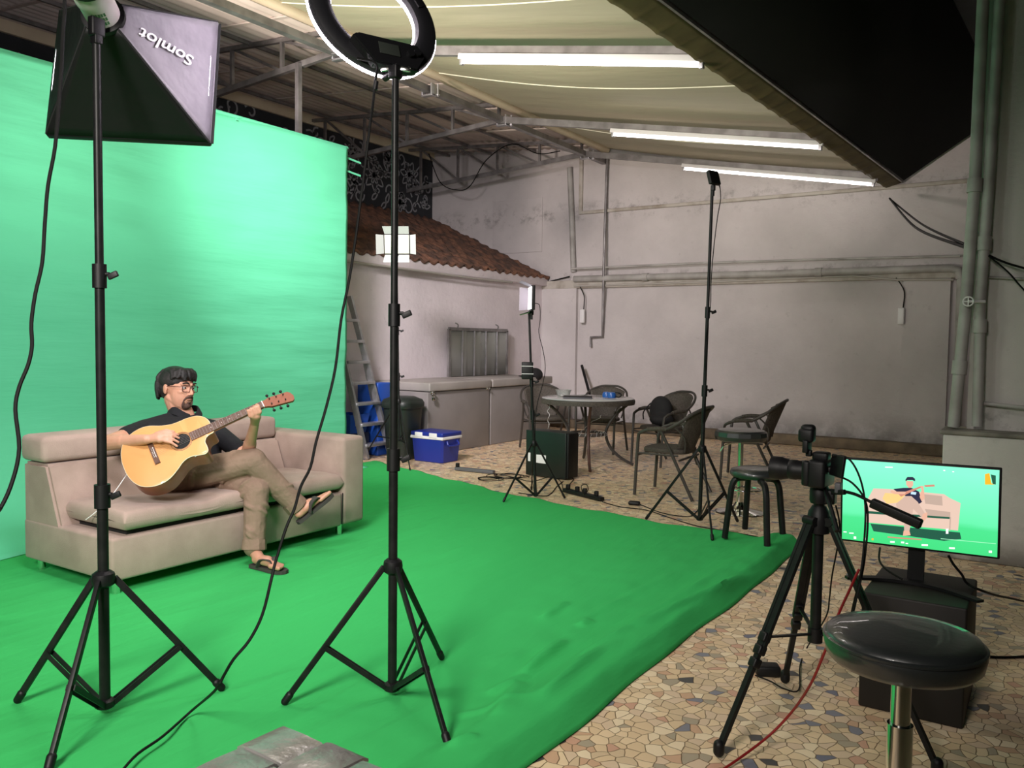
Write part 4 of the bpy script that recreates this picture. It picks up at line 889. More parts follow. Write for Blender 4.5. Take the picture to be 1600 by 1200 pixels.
# LED panels
def led_panel(name, c, d, w_, h_, label, em, flaps, grp=None, flapmat=None, tilt=0):
    d = Vector(d).normalized(); x_, y_, _ = frame(d); RR = Matrix((x_, y_, d)).transposed(); c = Vector(c)
    t = thing(name, c - UPZ * h_ * .6, label, 'light', grp)
    MB().box(c - d * .012, (w_ + .02, h_ + .02, .03), RR, .004).build('housing', M['blackplastic'], t)
    MB().box(c + d * .005, (w_, h_, .008), RR, .001).build('diffuser', em, t)
    for (ax, ay) in flaps:
        hinge = c + x_ * ax * (w_ / 2 + .012) + y_ * ay * (h_ / 2 + .012); out = (x_ * ax + y_ * ay); fd = (out * math.cos(.62) + d * math.sin(.62)) if tilt == 0 else (out * math.cos(tilt) + d * math.sin(tilt)); al = y_ if ax else x_; L0 = (h_ if ax else w_) / 2; L1 = L0 * 1.08; n = fd.cross(al)
        b = MB(); b.prism([(-L0, 0), (L0, 0), (L1, .09 if ax else .10), (-L1, .09 if ax else .10)], hinge + n * 0.0, al, fd, n, .0015); b.build('barn_door', flapmat or M['silver'], t)
    b = MB(); b.cyl(c - UPZ * (h_ / 2 + .09) - d * .01, c - UPZ * (h_ / 2) - d * .01, .011); b.box(c - UPZ * (h_ / 2 + .03) - d * .01, (.03, .03, .04), bev=.004); b.build('bracket', M['blackplastic'], t)
    return t
pale = mat('dim_diffuser', (.42, .43, .33), .5, emit=((.9, .95, .75), .06)); flapm = mat('barn_door_inner', (.34, .37, .35), .4)  # pale panel face given a faint glow of its own
led_panel('led_panel', Vector((-6.07, 6.976, 2.44)), Vector((.45, -.85, -.12)), .27, .20, 'pale square LED panel with four open barn doors, before the tiled roof', pale, [(1, 0), (-1, 0), (0, 1), (0, -1)], flapmat=flapm)
ledc = DEP(818, 462, 7.23); leddir = -_rt - FWD * .08
lit = mat('led_diffuser', (.9, .9, .9), .4, emit=((1.0, .93, .97), EM_LED))
t_led = led_panel('led_panel', DEP(829, 466, 7.24), leddir, .24, .19, 'lit LED panel seen edge-on on the short stand before the freezers', lit, [(0, 1), (0, -1), (1, 0)], flapmat=mat('tinted_door', (.20, .18, .22), .5), tilt=1.2)
b = MB(); b.cyl(DEP(827, 488, 7.24), DEP(812, 492, 7.24), .006); b.build('handle', M['chrome'], t_led)
smal = led_panel('led_panel', DEP(1113, 279, 6.18), Vector((-.75, .3, -.25)), .085, .085, 'small black LED lamp on top of the tall thin stand', mat('small_led', (.9, .9, .9), .4, emit=((1, .95, .9), 6)), [(1, 0)], flapmat=M['blackplastic'])
# battery strapped to the short stand
bt = thing('battery_pack', DEP(826, 580, 7.26), 'black battery box strapped to the short stand with white ties', 'battery')
MB().box(DEP(824, 579, 7.27), (.10, .06, .15), Matrix.Rotation(YAW, 3, 'Z'), .008).build('case', M['blackplastic'], bt)
for y in (572, 584): MB().box(DEP(824, y, 7.27), (.105, .065, .006), Matrix.Rotation(YAW, 3, 'Z')).build('tie', M['white'], bt)
o = MB().tube([DEP(834, 474, 7.25), DEP(843, 477, 7.25), DEP(844, 500, 7.25), DEP(842, 520, 7.25), DEP(849, 550, 7.25), DEP(852, 575, 7.25), DEP(848, 600, 7.25), DEP(838, 640, 7.24), DEP(836, 700, 7.2), G(838, 772, .02)], .0035, 6, smooth=4).build('lamp_cable', M['cable']); tag(o, 'thin wire looping down beside the lit LED panel stand', 'cable')
o = MB().tube([DEP(1124, 285, 6.18), DEP(1126, 310, 6.18), DEP(1121, 340, 6.19), DEP(1115, 390, 6.2), DEP(1111, 440, 6.21), DEP(1110, 480, 6.21), DEP(1104, 520, 6.22), DEP(1101, 550, 6.22), DEP(1103, 600, 6.24), DEP(1098, 660, 6.25)], .0035, 6, smooth=4).build('lamp_cable', M['cable']); tag(o, 'thin wire running down the tall thin stand from the small lamp', 'cable')

# ================================================================== CAMERA TRIPOD, CAMERA
tb = Vector((-.68, 3.05, 0)); tr = thing('camera_tripod', tb, 'sturdy black camera tripod on the mosaic floor at right', 'tripod')
hub_ = DEP(1278, 828, 2.96)
MB().cyl(tb + UPZ * .34, tb + UPZ * .93, .019).build('centre_column', M['black'], tr)
b = MB(); b.lathe([(.022, -.05), (.038, -.045), (.042, .0), (.036, .03), (.024, .05)], tb + UPZ * .78, seg=18); b.build('shoulder', M['blackplastic'], tr)
b = MB(); b.lathe([(.030, 0), (.034, .01), (.034, .05), (.028, .06), (.028, .09), (.032, .10), (.03, .115)], tb + UPZ * .84, seg=18); b.build('fluid_head', M['blackplastic'], tr)
b = MB(); b.box(tb + UPZ * .965, (.09, .06, .02), bev=.004); b.build('quick_plate', M['blackplastic'], tr)
lowhub = tb + UPZ * .37
for f in (Vector((-.90, 2.69, .01)), Vector((-.88, 3.44, .01)), Vector((-.27, 2.98, .01))):
    d = Vector((f.x - tb.x, f.y - tb.y, 0)).normalized(); s = tb + d * .045 + UPZ * .77
    e = s.lerp(f, .56); e2 = s.lerp(f, .60)
    b = MB(); x_, y_, _ = frame(f - s)
    b.bar(s + x_ * .013, e + x_ * .013, .012, .014); b.bar(s - x_ * .013, e - x_ * .013, .012, .014); b.bar(s, e, .022, .010); lg = b.build('leg', M['black'], tr)
    MB().bar(s.lerp(f, .5), f + UPZ * .02, .020, .016).build('lower_tube', M['black'], lg)
    for q in (.50, .555, .61): MB().box(s.lerp(f, q), (.034, .034, .034), Matrix((x_, y_, (f - s).normalized())).transposed(), .006).build('leg_lock', M['blackplastic'], lg)
    MB().cap(f + UPZ * .035, f + UPZ * .014, .019, .019).build('rubber_foot', M['blackplastic'], lg)
    MB().cyl(tb + UPZ * .78 + d * .04 - x_ * .025, tb + UPZ * .78 + d * .04 + x_ * .025, .016).build('leg_hinge', M['blackplastic'], tr)
    MB().bar(lowhub + d * .02, s.lerp(f, .50), .014, .006).build('brace', M['black'], tr)
MB().cyl(lowhub - UPZ * .03, lowhub + UPZ * .02, .026).build('brace_hub', M['blackplastic'], tr)
MB().tube([tb + Vector((.02, -.02, .90)), DEP(1300, 800, 2.8), DEP(1308, 830, 2.75)], [.007, .008, .009], 8).build('pan_handle', M['blackplastic'], tr)

cc = DEP(1283, 738, 2.94); ca = thing('video_camera', cc - UPZ * .06, 'black mirrorless camera with lens and loupe on the big tripod', 'camera')
ld = Vector((-1, .06, .0)).normalized(); lx, ly, _ = frame(ld); CRM = Matrix((lx, ly, ld)).transposed()
b = MB(); b.box(cc, (.135, .098, .062), CRM, .012); b.box(cc + ly * .058, (.05, .03, .055), CRM, .008); b.box(cc + lx * -.055 + ld * .035, (.028, .09, .03), CRM, .01); bo_ = b.build('camera_body', M['blackplastic'], ca)
b = MB(); l0 = cc + ld * .03
b.lathe([(.030, 0), (.034, .01), (.034, .05), (.036, .055), (.036, .075), (.034, .08), (.040, .105), (.042, .11), (.042, .145), (.036, .147), (.033, .13), (.0, .12)], l0, axis=ld, seg=28); b.build('lens', M['blackplastic'], ca)
for k in range(3): MB().cyl(cc + lx * .068 + ly * (.028 - k * .026) + ld * .02, cc + lx * .072 + ly * (.028 - k * .026) + ld * .02, .0045).build('port', M['chrome'], bo_)
b = MB(); b.box(DEP(1309, 728, 2.86), (.012, .085, .075), Matrix.Rotation(math.radians(38), 3, 'Z') @ Matrix.Rotation(.12, 3, 'Y'), .003); b.build('flip_screen', M['blackplastic'], ca)
b = MB(); lp = DEP(1262, 684, 2.94); b.box(DEP(1264, 708, 2.94), (.02, .02, .022), bev=.003); b.box(DEP(1261, 697, 2.94), (.05, .045, .02), CRM, .004); b.box(DEP(1261, 680, 2.94), (.045, .050, .055), CRM.copy() , .012); b.box(DEP(1263, 671, 2.94), (.040, .036, .05), CRM, .014); b.build('top_loupe', M['blackplastic'], ca)
b = MB(); b.box(DEP(1310, 762, 2.86), (.02, .03, .035), bev=.003); b.build('cable_clamp', M['greyplastic'], ca)
b = MB(); b.box(DEP(1290, 775, 2.94), (.07, .05, .05), bev=.006); b.build('base_mount', M['blackplastic'], ca)
def wire(pts, r, lab, mt='cable', cat='cable', nm='camera_cable'):
    o = MB().tube(pts, r, 8, smooth=5).build(nm, M[mt]); return tag(o, lab, cat)
wire([DEP(1300, 712, 2.88), DEP(1325, 716, 2.84), DEP(1343, 745, 2.82), DEP(1352, 790, 2.80), DEP(1350, 850, 2.78), DEP(1344, 900, 2.76), DEP(1330, 960, 2.85), DEP(1322, 1010, 3.0)], .0035, 'thin cable arcing highest over the front of the bright monitor')
wire([DEP(1313, 745, 2.86), DEP(1332, 755, 2.84), DEP(1350, 778, 2.82), DEP(1356, 810, 2.80), DEP(1350, 880, 2.78), DEP(1335, 950, 2.76), DEP(1322, 1010, 2.84)], .0035, 'thin cable of the lower arc crossing the front of the bright monitor')
o = wire([DEP(1306, 768, 2.87), DEP(1318, 768, 2.84), DEP(1338, 773, 2.80), DEP(1362, 785, 2.76)], .0055, 'thick adapter lead with a long black plug crossing the monitor')
MB().bar(DEP(1361, 785, 2.76), DEP(1440, 820, 2.66), .028, .032, bev=.006).build('long_plug', M['blackplastic'], o)
MB().bar(DEP(1300, 769, 2.88), DEP(1320, 769, 2.83), .016, .018, bev=.003).build('connector', M['blackplastic'], o)
wire([DEP(1342, 890, 2.78), DEP(1335, 905, 2.76), DEP(1326, 925, 2.72), DEP(1310, 960, 2.62), DEP(1300, 990, 2.6), DEP(1288, 1020, 2.62), DEP(1266, 1070, 2.68), DEP(1235, 1115, 2.83), DEP(1195, 1155, 2.84), G(1130, 1202, .01), G(1100, 1215, .01)], .0045, 'dark red cable curving from the tripod down across the mosaic', 'redcable')
wire([DEP(1306, 790, 2.9), DEP(1312, 830, 2.95), DEP(1300, 900, 3.1), DEP(1296, 935, 3.2), DEP(1290, 965, 3.3), G(1262, 1010, .01), G(1250, 1040, .01), G(1248, 1078, .01), G(1225, 1076, .01), G(1205, 1065, .01), G(1180, 1055, .01)], .003, 'thin black wire wandering down behind the tripod to the floor adapter')
ad = MB().box(G(1199, 1046, .024), (.10, .07, .045), Matrix.Rotation(.5, 3, 'Z'), .01).build('power_adapter', M['blackplastic']); tag(ad, 'small black power brick on the mosaic behind the tripod leg', 'adapter')

# ================================================================== MONITOR ON ITS BOX
bx = MB(); bx.box((-.41, 3.63, .225), (.36, .46, .45), bev=.008); o = bx.build('storage_box', mat('dark_brown_laminate', (.010, .007, .006), .6, col2=(.006, .005, .004), nscale=4)); 
tag(o, 'dark brown box standing on the mosaic, monitor on top', 'box')
yo = 3.62; TL, TR, BR_, BL = PY(1309, 712.5, yo), PY(1565, 730, yo), PY(1562.5, 873, yo), PY(1318, 849, yo)
mo = thing('monitor', (-.43, 3.64, .45), 'flat monitor showing the green screen scene, on the dark box', 'monitor')
mx_ = (TR - TL).normalized(); mc = (TL + TR + BR_ + BL) / 4; mw = ((TR - TL).length + (BR_ - BL).length) / 2; mz = ((TL - BL) + (TR - BR_)) / 2; mhh = mz.length; mzn = Vector((0, 0, 1)); mzn = (mzn - mx_ * mzn.dot(mx_)).normalized(); mn = mx_.cross(mzn)
if mn.dot(CAM - mc) < 0: mn = -mn
mhh = (TR - BR_).length
MR = Matrix((mx_, mzn, mn)).transposed()
b = MB(); b.box(mc - mn * .012, (mw, mhh, .022), MR, .004); b.box(mc - mn * .03, (mw * .5, mhh * .55, .03), MR, .01); b.build('housing', M['blackplastic'], mo)
b = MB(); b.bar(mc - mn * .04 - mzn * .1, Vector((mc.x, 3.66, .46)), .06, .02, up=Vector((0, 1, 0))); b.build('neck', M['blackplastic'], mo)
nb_ = Vector((mc.x, 3.66, .458))
b = MB(); b.tube([nb_ + Vector((-.24, -.12, 0)), nb_ + Vector((-.12, -.05, 0)), nb_ + Vector((0, -.03, 0)), nb_ + Vector((.12, -.07, 0)), nb_ + Vector((.24, -.16, 0))], [.016, .02, .022, .02, .016], 8, smooth=5, sec=[(1, .3), (1, -.3), (-1, -.3), (-1, .3)]); b.build('foot', M['blackplastic'], mo)
# the picture on the screen: a lit surface plus flat shapes lying in it
def emat(name, col, s=1.0, grad=None):
    m = bpy.data.materials.new(name); m.use_nodes = True; nt = m.node_tree; N, L = nt.nodes, nt.links; N.clear(); out = N.new('ShaderNodeOutputMaterial'); e = N.new('ShaderNodeEmission'); e.inputs[0].default_value = (*col, 1); e.inputs[1].default_value = s * EM_SCREEN; L.new(e.outputs[0], out.inputs[0])
    return m
def UV(px, py):   # photo pixel -> screen plane point
    r = ray(px, py); return CAM + r * ((mc - CAM).dot(mn) / r.dot(mn))
scr = MB()
bands = [(.72, (.30, .95, .72)), (.58, (.24, .92, .62)), (.44, (.16, .86, .48)), (.30, (.11, .78, .36)), (.0, (.06, .68, .22))]
inx, iny = mw / 2 - .008, mhh / 2 - .008
m = bpy.data.materials.new('screen_picture'); m.use_nodes = True; nt = m.node_tree; N, L = nt.nodes, nt.links; N.clear()
out = N.new('ShaderNodeOutputMaterial'); e = N.new('ShaderNodeEmission'); e.inputs[1].default_value = EM_SCREEN; L.new(e.outputs[0], out.inputs[0])
tc = N.new('ShaderNodeTexCoord'); sx = N.new('ShaderNodeSeparateXYZ'); L.new(tc.outputs['Generated'], sx.inputs[0])
n = N.new('ShaderNodeTexNoise'); n.inputs['Scale'].default_value = 2.5; L.new(tc.outputs['Generated'], n.inputs['Vector'])
ma = N.new('ShaderNodeMath'); ma.operation = 'MULTIPLY_ADD'; ma.inputs[1].default_value = .12; L.new(n.outputs['Fac'], ma.inputs[0]); L.new(sx.outputs['Z'], ma.inputs[2])
cr = N.new('ShaderNodeValToRGB'); el = cr.color_ramp.elements; el[0].position = .05; el[0].color = (.055, .66, .20, 1); el[1].position = .98; el[1].color = (.24, .93, .60, 1)
for q, c_ in ((.36, (.07, .70, .25)), (.42, (.13, .80, .38)), (.7, (.19, .86, .50))): x = el.new(q); x.color = (*c_, 1)
L.new(ma.outputs[0], cr.inputs[0]); L.new(cr.outputs[0], e.inputs[0])
P_ = lambda u, v, h=.0012: mc + mx_ * u * inx + mzn * v * iny + mn * h
scr.quad(P_(-1, -1), P_(1, -1), P_(1, 1), P_(-1, 1)); so = scr.build('screen', m, mo, fix=False)
EMC = dict(sofa=emat('px_sofa', (.72, .52, .42)), sofad=emat('px_sofa_shade', (.50, .37, .30)), skin=emat('px_skin', (.75, .42, .30)), shirt=emat('px_shirt', (.03, .03, .06)), pants=emat('px_pants', (.60, .42, .34)), guitar=emat('px_guitar', (.85, .58, .22)), dark=emat('px_dark', (.02, .10, .06)), white=emat('px_white', (.95, .95, .95)), orange=emat('px_orange', (.90, .45, .03)), neck=emat('px_neck', (.60, .25, .18)), pale=emat('px_pale', (.35, .85, .50)), blue=emat('px_print', (.55, .75, .95)))
def spoly(pts, mtk, h, nm):
    b = MB(); vs = [b.b.verts.new(UV(*q) + mn * h) for q in pts]; f = b.b.faces.new(vs); f.normal_update()
    if f.normal.dot(mn) < 0: f.normal_flip()
    return b.build(nm, EMC[mtk], so, fix=False)
spoly([(1360, 818), (1500, 832), (1502, 842), (1475, 845), (1365, 830)], 'dark', .0014, 'picture_shadow')
spoly([(1365, 763), (1390, 764), (1475, 772), (1484, 778), (1501, 786), (1497, 829), (1470, 826), (1352, 816), (1350, 790)], 'sofa', .0016, 'picture_sofa')
spoly([(1352, 798), (1485, 808), (1485, 811), (1352, 802)], 'dark', .0018, 'picture_sofa_gap')
spoly([(1443, 772), (1472, 775), (1473, 790), (1446, 787)], 'sofad', .0018, 'picture_sofa_back')
spoly([(1445, 795), (1485, 800), (1485, 809), (1450, 806)], 'sofad', .0017, 'picture_cushion')
spoly([(1484, 808), (1486, 808), (1485, 829), (1483, 829)], 'sofad', .0019, 'picture_arm_seam')
spoly([(1478, 826), (1482, 826), (1482, 834), (1478, 834)], 'white', .0020, 'picture_sofa_leg')
spoly([(1396, 764), (1412, 762), (1424, 762), (1436, 768), (1441, 784), (1432, 790), (1418, 776), (1406, 772)], 'shirt', .0021, 'picture_shirt')
spoly([(1424, 768), (1432, 769), (1431, 773), (1423, 772)], 'blue', .0023, 'picture_chest_print')
spoly([(1383, 770), (1396, 771), (1415, 773), (1404, 785), (1386, 787), (1379, 779)], 'guitar', .0023, 'picture_guitar')
spoly([(1404, 772), (1440, 759), (1441, 761), (1408, 776)], 'neck', .0024, 'picture_guitar_neck')
spoly([(1444, 758), (1460, 757), (1461, 760), (1446, 761)], 'neck', .0024, 'picture_headstock')
spoly([(1393, 766), (1402, 768), (1416, 768), (1414, 772), (1398, 772), (1391, 769)], 'skin', .0025, 'picture_arm')
spoly([(1438, 759), (1443, 759), (1444, 768), (1445, 779), (1440, 783), (1437, 776), (1440, 766)], 'skin', .0025, 'picture_raised_arm')
spoly([(1416, 751), (1427, 752), (1427, 758), (1424, 762), (1420, 762), (1416, 757)], 'skin', .0024, 'picture_face')
spoly([(1415, 749), (1418, 745), (1426, 745), (1430, 748), (1430, 752), (1426, 750), (1418, 750), (1415, 752)], 'shirt', .0026, 'picture_hair')
spoly([(1400, 787), (1415, 775), (1424, 775), (1434, 784), (1446, 803), (1440, 808), (1427, 795), (1424, 815), (1421, 830), (1413, 830), (1412, 800), (1402, 796)], 'pants', .0027, 'picture_trousers')
spoly([(1442, 803), (1449, 800), (1449, 808), (1444, 814), (1440, 810)], 'skin', .0028, 'picture_crossed_foot')
spoly([(1412, 829), (1421, 829), (1423, 836), (1411, 837)], 'skin', .0028, 'picture_foot')
spoly([(1539, 741), (1546, 739), (1549, 755), (1554, 757), (1539, 757)], 'orange', .0018, 'picture_logo_orange')
spoly([(1548, 741), (1556, 743), (1556, 757), (1551, 756)], 'dark', .0018, 'picture_logo_dark')
for k, (x, y, w_, h_) in enumerate(((1318, 830, 5, 2), (1327, 832, 7, 2), (1334, 838, 4, 4), (1349, 840, 4, 4), (1391, 845, 7, 3), (1408, 846, 5, 3), (1415, 848, 4, 2), (1440, 850, 10, 3), (1483, 855, 9, 3), (1545, 860, 5, 4), (1474, 734, 3, 2), (1488, 736, 3, 2), (1383, 729, 12, 2))):
    spoly([(x, y), (x + w_, y + .3), (x + w_, y + h_), (x, y + h_ - .3)], 'white', .0018, 'picture_icon')
spoly([(1362, 841), (1365, 841), (1365, 844), (1362, 844)], 'orange', .0018, 'picture_icon')
spoly([(1387, 838), (1440, 842), (1440, 844), (1387, 840)], 'neck', .0018, 'picture_meter')
spoly([(1470, 841), (1556, 849), (1556, 850), (1470, 842)], 'pale', .0018, 'picture_line')
wire([DEP(1375, 856, 3.25), DEP(1374, 875, 3.2), DEP(1385, 890, 3.15), DEP(1410, 905, 3.1)], .004, 'short lead hanging from the monitor to its foot', nm='monitor_cable')
wire([DEP(1482, 868, 3.3), DEP(1490, 882, 3.3), DEP(1503, 898, 3.3), DEP(1512, 912, 3.3), DEP(1540, 925, 3.3), G(1575, 934, .01).lerp(DEP(1575, 934, 3.35), .5), G(1640, 942, .008), G(1800, 930, .008), G(2200, 890, .008)], .005, 'black lead from the monitor running out to the right', nm='monitor_cable')
wire([G(1525, 1024, .006), G(1560, 1027, .006), G(1600, 1026, .006), G(1660, 1022, .006), G(1800, 1000, .006), G(2100, 960, .006), G(2500, 900, .006)], .006, 'black cable lying flat on the mosaic right of the near stool', nm='floor_cable')

# ================================================================== NEAR BAR STOOL
stc = Vector((-.245, 1.90, 0)); st = thing('bar_stool', stc, 'round bar stool with black padded seat and chrome post, right foreground', 'stool')
sth = mat('black_vinyl', (.020, .024, .024), .40, coat=.5, spec=.8, bump=.0006, bscale=60); M['vinyl'] = sth
b = MB(); b.lathe([(.09, -.060), (.142, -.057), (.153, -.045), (.158, -.02), (.156, -.006), (.148, .005), (.125, .009), (.08, .011), (.0, .012)], stc + UPZ * .79, seg=56); b.build('seat', sth, st, ang=60)
b = MB(); b.lathe([(.154, -.012), (.1595, -.009), (.1595, -.004), (.153, .0)], stc + UPZ * .787, seg=56); b.build('piping', sth, st)
b = MB(); b.cyl(stc + UPZ * .03, stc + UPZ * .60, .026, seg=24); b.cyl(stc + UPZ * .60, stc + UPZ * .735, .020, seg=24); b.build('post', M['chrome'], st)
b = MB(); b.lathe([(.20, 0), (.20, .008), (.17, .02), (.06, .035), (.03, .06)], stc, seg=40); b.build('base_plate', M['chrome'], st)
fr_ = stc + UPZ * .33 - _fw * .0
b = MB(); b.tube([fr_ + Vector((math.cos(a), math.sin(a), 0)) * .125 + _fw * -.06 for a in [2 * PI * k / 28 for k in range(28)]], .009, 8, closed=True); b.build('footrest', M['chrome'], st)
# silver woven seat low in the frame
sv = mat('silver_vinyl', (.34, .33, .32), .28, .35, col2=(.22, .21, .20), nscale=9, bump=.004, bscale=25); spk = mat('glitter_vinyl', (.7, .62, .66), .2, .8, bump=.01, bscale=260)
wc = Vector((-1.385, 1.19, .42)); ws = thing('woven_pouf', (wc.x, wc.y, 0), 'silver woven-strap pouf cut off by the lower edge of the photo', 'pouf')
ca_, sa_ = math.cos(math.radians(52)), math.sin(math.radians(52)); wx, wy = Vector((ca_, sa_, 0)), Vector((-sa_, ca_, 0))
wx, wy = Vector((.05, 1, 0)).normalized(), Vector((-1, .05, 0)).normalized()
b = MB(); b.box(wc - UPZ * .215, (.42, .42, .40), Matrix((wx, wy, UPZ)).transposed(), .03); b.build('body', sv, ws)
n_ = 3; st_ = .142
for i in range(n_):
    for j in range(n_):
        over = (i + j) % 2; c0 = wc + wx * ((i - 1) * st_) + wy * ((j - 1) * st_)
        b = MB(); dx, dy = (wx, wy) if over else (wy, wx)
        b.ring_sweep([[c0 + dx * (u * .088) + dy * (-.062) + UPZ * (z_ - .004), c0 + dx * (u * .088) + dy * .062 + UPZ * (z_ - .004), c0 + dx * (u * .088) + dy * .062 + UPZ * (z_ + .004), c0 + dx * (u * .088) + dy * -.062 + UPZ * (z_ + .004)] for u, z_ in ((-1, -.006), (-.8, .003), (0, .005), (.8, .003), (1, -.006))])
        b.build('woven_strap', spk if (i, j) == (1, 0) else sv, ws)

# ================================================================== BACKGROUND FURNITURE
wick = mat('woven_cane', (.085, .072, .058), .75, col2=(.045, .038, .03), nscale=70, bump=.003, bscale=180)
cfr = mat('chair_frame', (.05, .045, .04), .45)
def chair(label):
    t = thing('armchair', (0, 0, 0), label, 'chair', 'cane bistro armchairs around the glass table')
    # seat: rounded woven pad
    b = MB(); pr = []
    def sq(a, w_, d_, z_): 
        c_, s_ = math.cos(a), math.sin(a); e = .55
        return Vector((w_ * abs(c_) ** e * (1 if c_ > 0 else -1), d_ * abs(s_) ** e * (1 if s_ > 0 else -1) + .01, z_))
    b.ring_sweep([[sq(2 * PI * k / 32, .22 * f_, .215 * f_, z_) for k in range(32)] for f_, z_ in ((.6, .405), (.97, .405), (1.0, .415), (1.0, .435), (.96, .447), (.5, .440))]); b.build('seat', wick, t)
    def bp_(u, v):   # back panel curved between the seat and the hoop
        a = (u - .5) * 2; w_ = .175 + .055 * v; y = -.20 - .15 * v + .09 * a * a * (1 + .3 * v); z = .43 + (.39 - .05 * a * a) * v
        return (a * w_, y, z)
    b = MB(); b.grid(bp_, 16, 14); o = b.build('backrest', wick, t, fix=False); md = o.modifiers.new('t', 'SOLIDIFY'); md.thickness = .014; md.offset = 0
    b = MB(); b.tube([(-.27, .20, .585), (-.285, .10, .625), (-.29, -.04, .63), (-.285, -.16, .69), (-.235, -.27, .775), (-.12, -.345, .825), (0, -.36, .832), (.12, -.345, .825), (.235, -.27, .775), (.285, -.16, .69), (.29, -.04, .63), (.285, .10, .625), (.27, .20, .585)], .0145, 8, smooth=5); b.build('arm_hoop', cfr, t)
    for s in (-1, 1):
        MB().tube([(s * .283, .12, .622), (s * .290, .03, .634), (s * .290, -.06, .634)], [.02, .022, .02], 10, smooth=3).build('arm_pad', wick, t)
        MB().tube([(s * .283, .12, .618), (s * .27, .20, .585), (s * .255, .225, .50), (s * .25, .25, .012)], .0145, 8, smooth=3).build('leg', cfr, t)
        MB().tube([(s * .288, .0, .625), (s * .27, -.10, .42), (s * .26, -.30, .012)], .0145, 8, smooth=3).build('leg', cfr, t)
        MB().tube([(s * .285, -.12, .665), (s * .24, -.21, .56), (s * .20, -.20, .43)], .009, 6, smooth=3).build('side_brace', cfr, t)
        MB().tube([(s * .25, .22, .40), (s * .262, -.16, .40)], .010, 6).build('seat_rail', cfr, t)
    MB().tube([(-.252, .235, .38), (.252, .235, .38)], .010, 6).build('front_stretcher', cfr, t)
    MB().tube([(-.262, -.17, .36), (.262, -.17, .36)], .010, 6).build('rear_stretcher', cfr, t)
    return t
ch0 = chair('cane armchair nearest the camera, facing left behind the thin tall stand'); ch0.location = (-2.93, 7.20, 0); ch0.rotation_euler = (0, 0, math.radians(92))
dup(ch0, (-2.62, 8.55, 0), math.radians(100), 'cane armchair furthest right, beyond the round bar stool')
c3 = dup(ch0, (-3.75, 8.95, 0), math.radians(155), 'cane armchair with a dark bag in it, right of the glass table')
dup(ch0, (-4.80, 9.45, 0), math.radians(188), 'cane armchair behind the glass table, facing the camera')
dup(ch0, (-5.45, 9.15, 0), math.radians(225), 'cane armchair at the far left of the glass table, mostly hidden')
# glass table with bent legs and a lower ring wrapped in fairy lights
tc_ = Vector((-4.42, 8.36, 0)); tb_ = thing('round_table', tc_, 'round glass-topped cane table with curved legs in the back corner', 'table')
b = MB(); b.lathe([(.0, .758), (.515, .758), (.522, .762), (.522, .768), (.515, .772), (.0, .772)], tc_, seg=64); b.build('glass_top', mat('frosted_glass', (.45, .45, .45), .12, spec=.7), tb_)
b = MB(); b.ring_sweep([[tc_ + Vector((math.cos(2 * PI * k / 64) * r, math.sin(2 * PI * k / 64) * r, z_)) for r, z_ in ((.50, .757), (.53, .757), (.535, .74), (.53, .705), (.50, .705))] for k in range(64)], closed=True); b.build('woven_rim', wick, tb_)
b = MB(); b.tube([tc_ + Vector((math.cos(2 * PI * k / 40) * .20, math.sin(2 * PI * k / 40) * .20, .36)) for k in range(40)], .017, 8, closed=True); lr = b.build('lower_ring', wick, tb_)
for k in range(4):
    a = math.radians(-58 + 90 * k); d = Vector((math.cos(a), math.sin(a), 0))
    MB().tube([tc_ + d * .47 + UPZ * .71, tc_ + d * .34 + UPZ * .60, tc_ + d * .235 + UPZ * .45, tc_ + d * .215 + UPZ * .34, tc_ + d * .27 + UPZ * .20, tc_ + d * .40 + UPZ * .08, tc_ + d * .53 + UPZ * .014], .017, 8, smooth=5).build('leg', cfr if k else mat('leg_brown', (.09, .045, .035), .5), tb_)
rw = random.Random(4); pts = []
for k in range(60):
    a = math.radians(-150 + k * 5); pts.append(tc_ + Vector((math.cos(a) * (.20 + .03 * math.cos(k * 1.9)), math.sin(a) * (.20 + .03 * math.cos(k * 1.9)), .36 + .03 * math.sin(k * 1.9))))
for k in range(8): pts.append(pts[-1].lerp(tc_ + Vector((.36, -.30, .62)), .3) + Vector((rw.uniform(-.02, .02), rw.uniform(-.02, .02), 0)))
fy_ = MB().tube(pts, .0022, 5, smooth=2).build('fairy_lights', mat('clear_wire', (.5, .5, .5), .3)); tag(fy_, 'pale fairy light wire wound round the lower ring of the table', 'string lights')
pts2 = [tc_ + Vector((-.30 + .02 * math.sin(k * 2.2), -.36 + .02 * math.cos(k * 2.4), .69 - k * .035)) for k in range(10)]
o = MB().tube(pts2, .0022, 5, smooth=3).build('fairy_lights', M['white']); tag(o, 'loose strand of fairy light wire hanging under the left of the table', 'string lights')
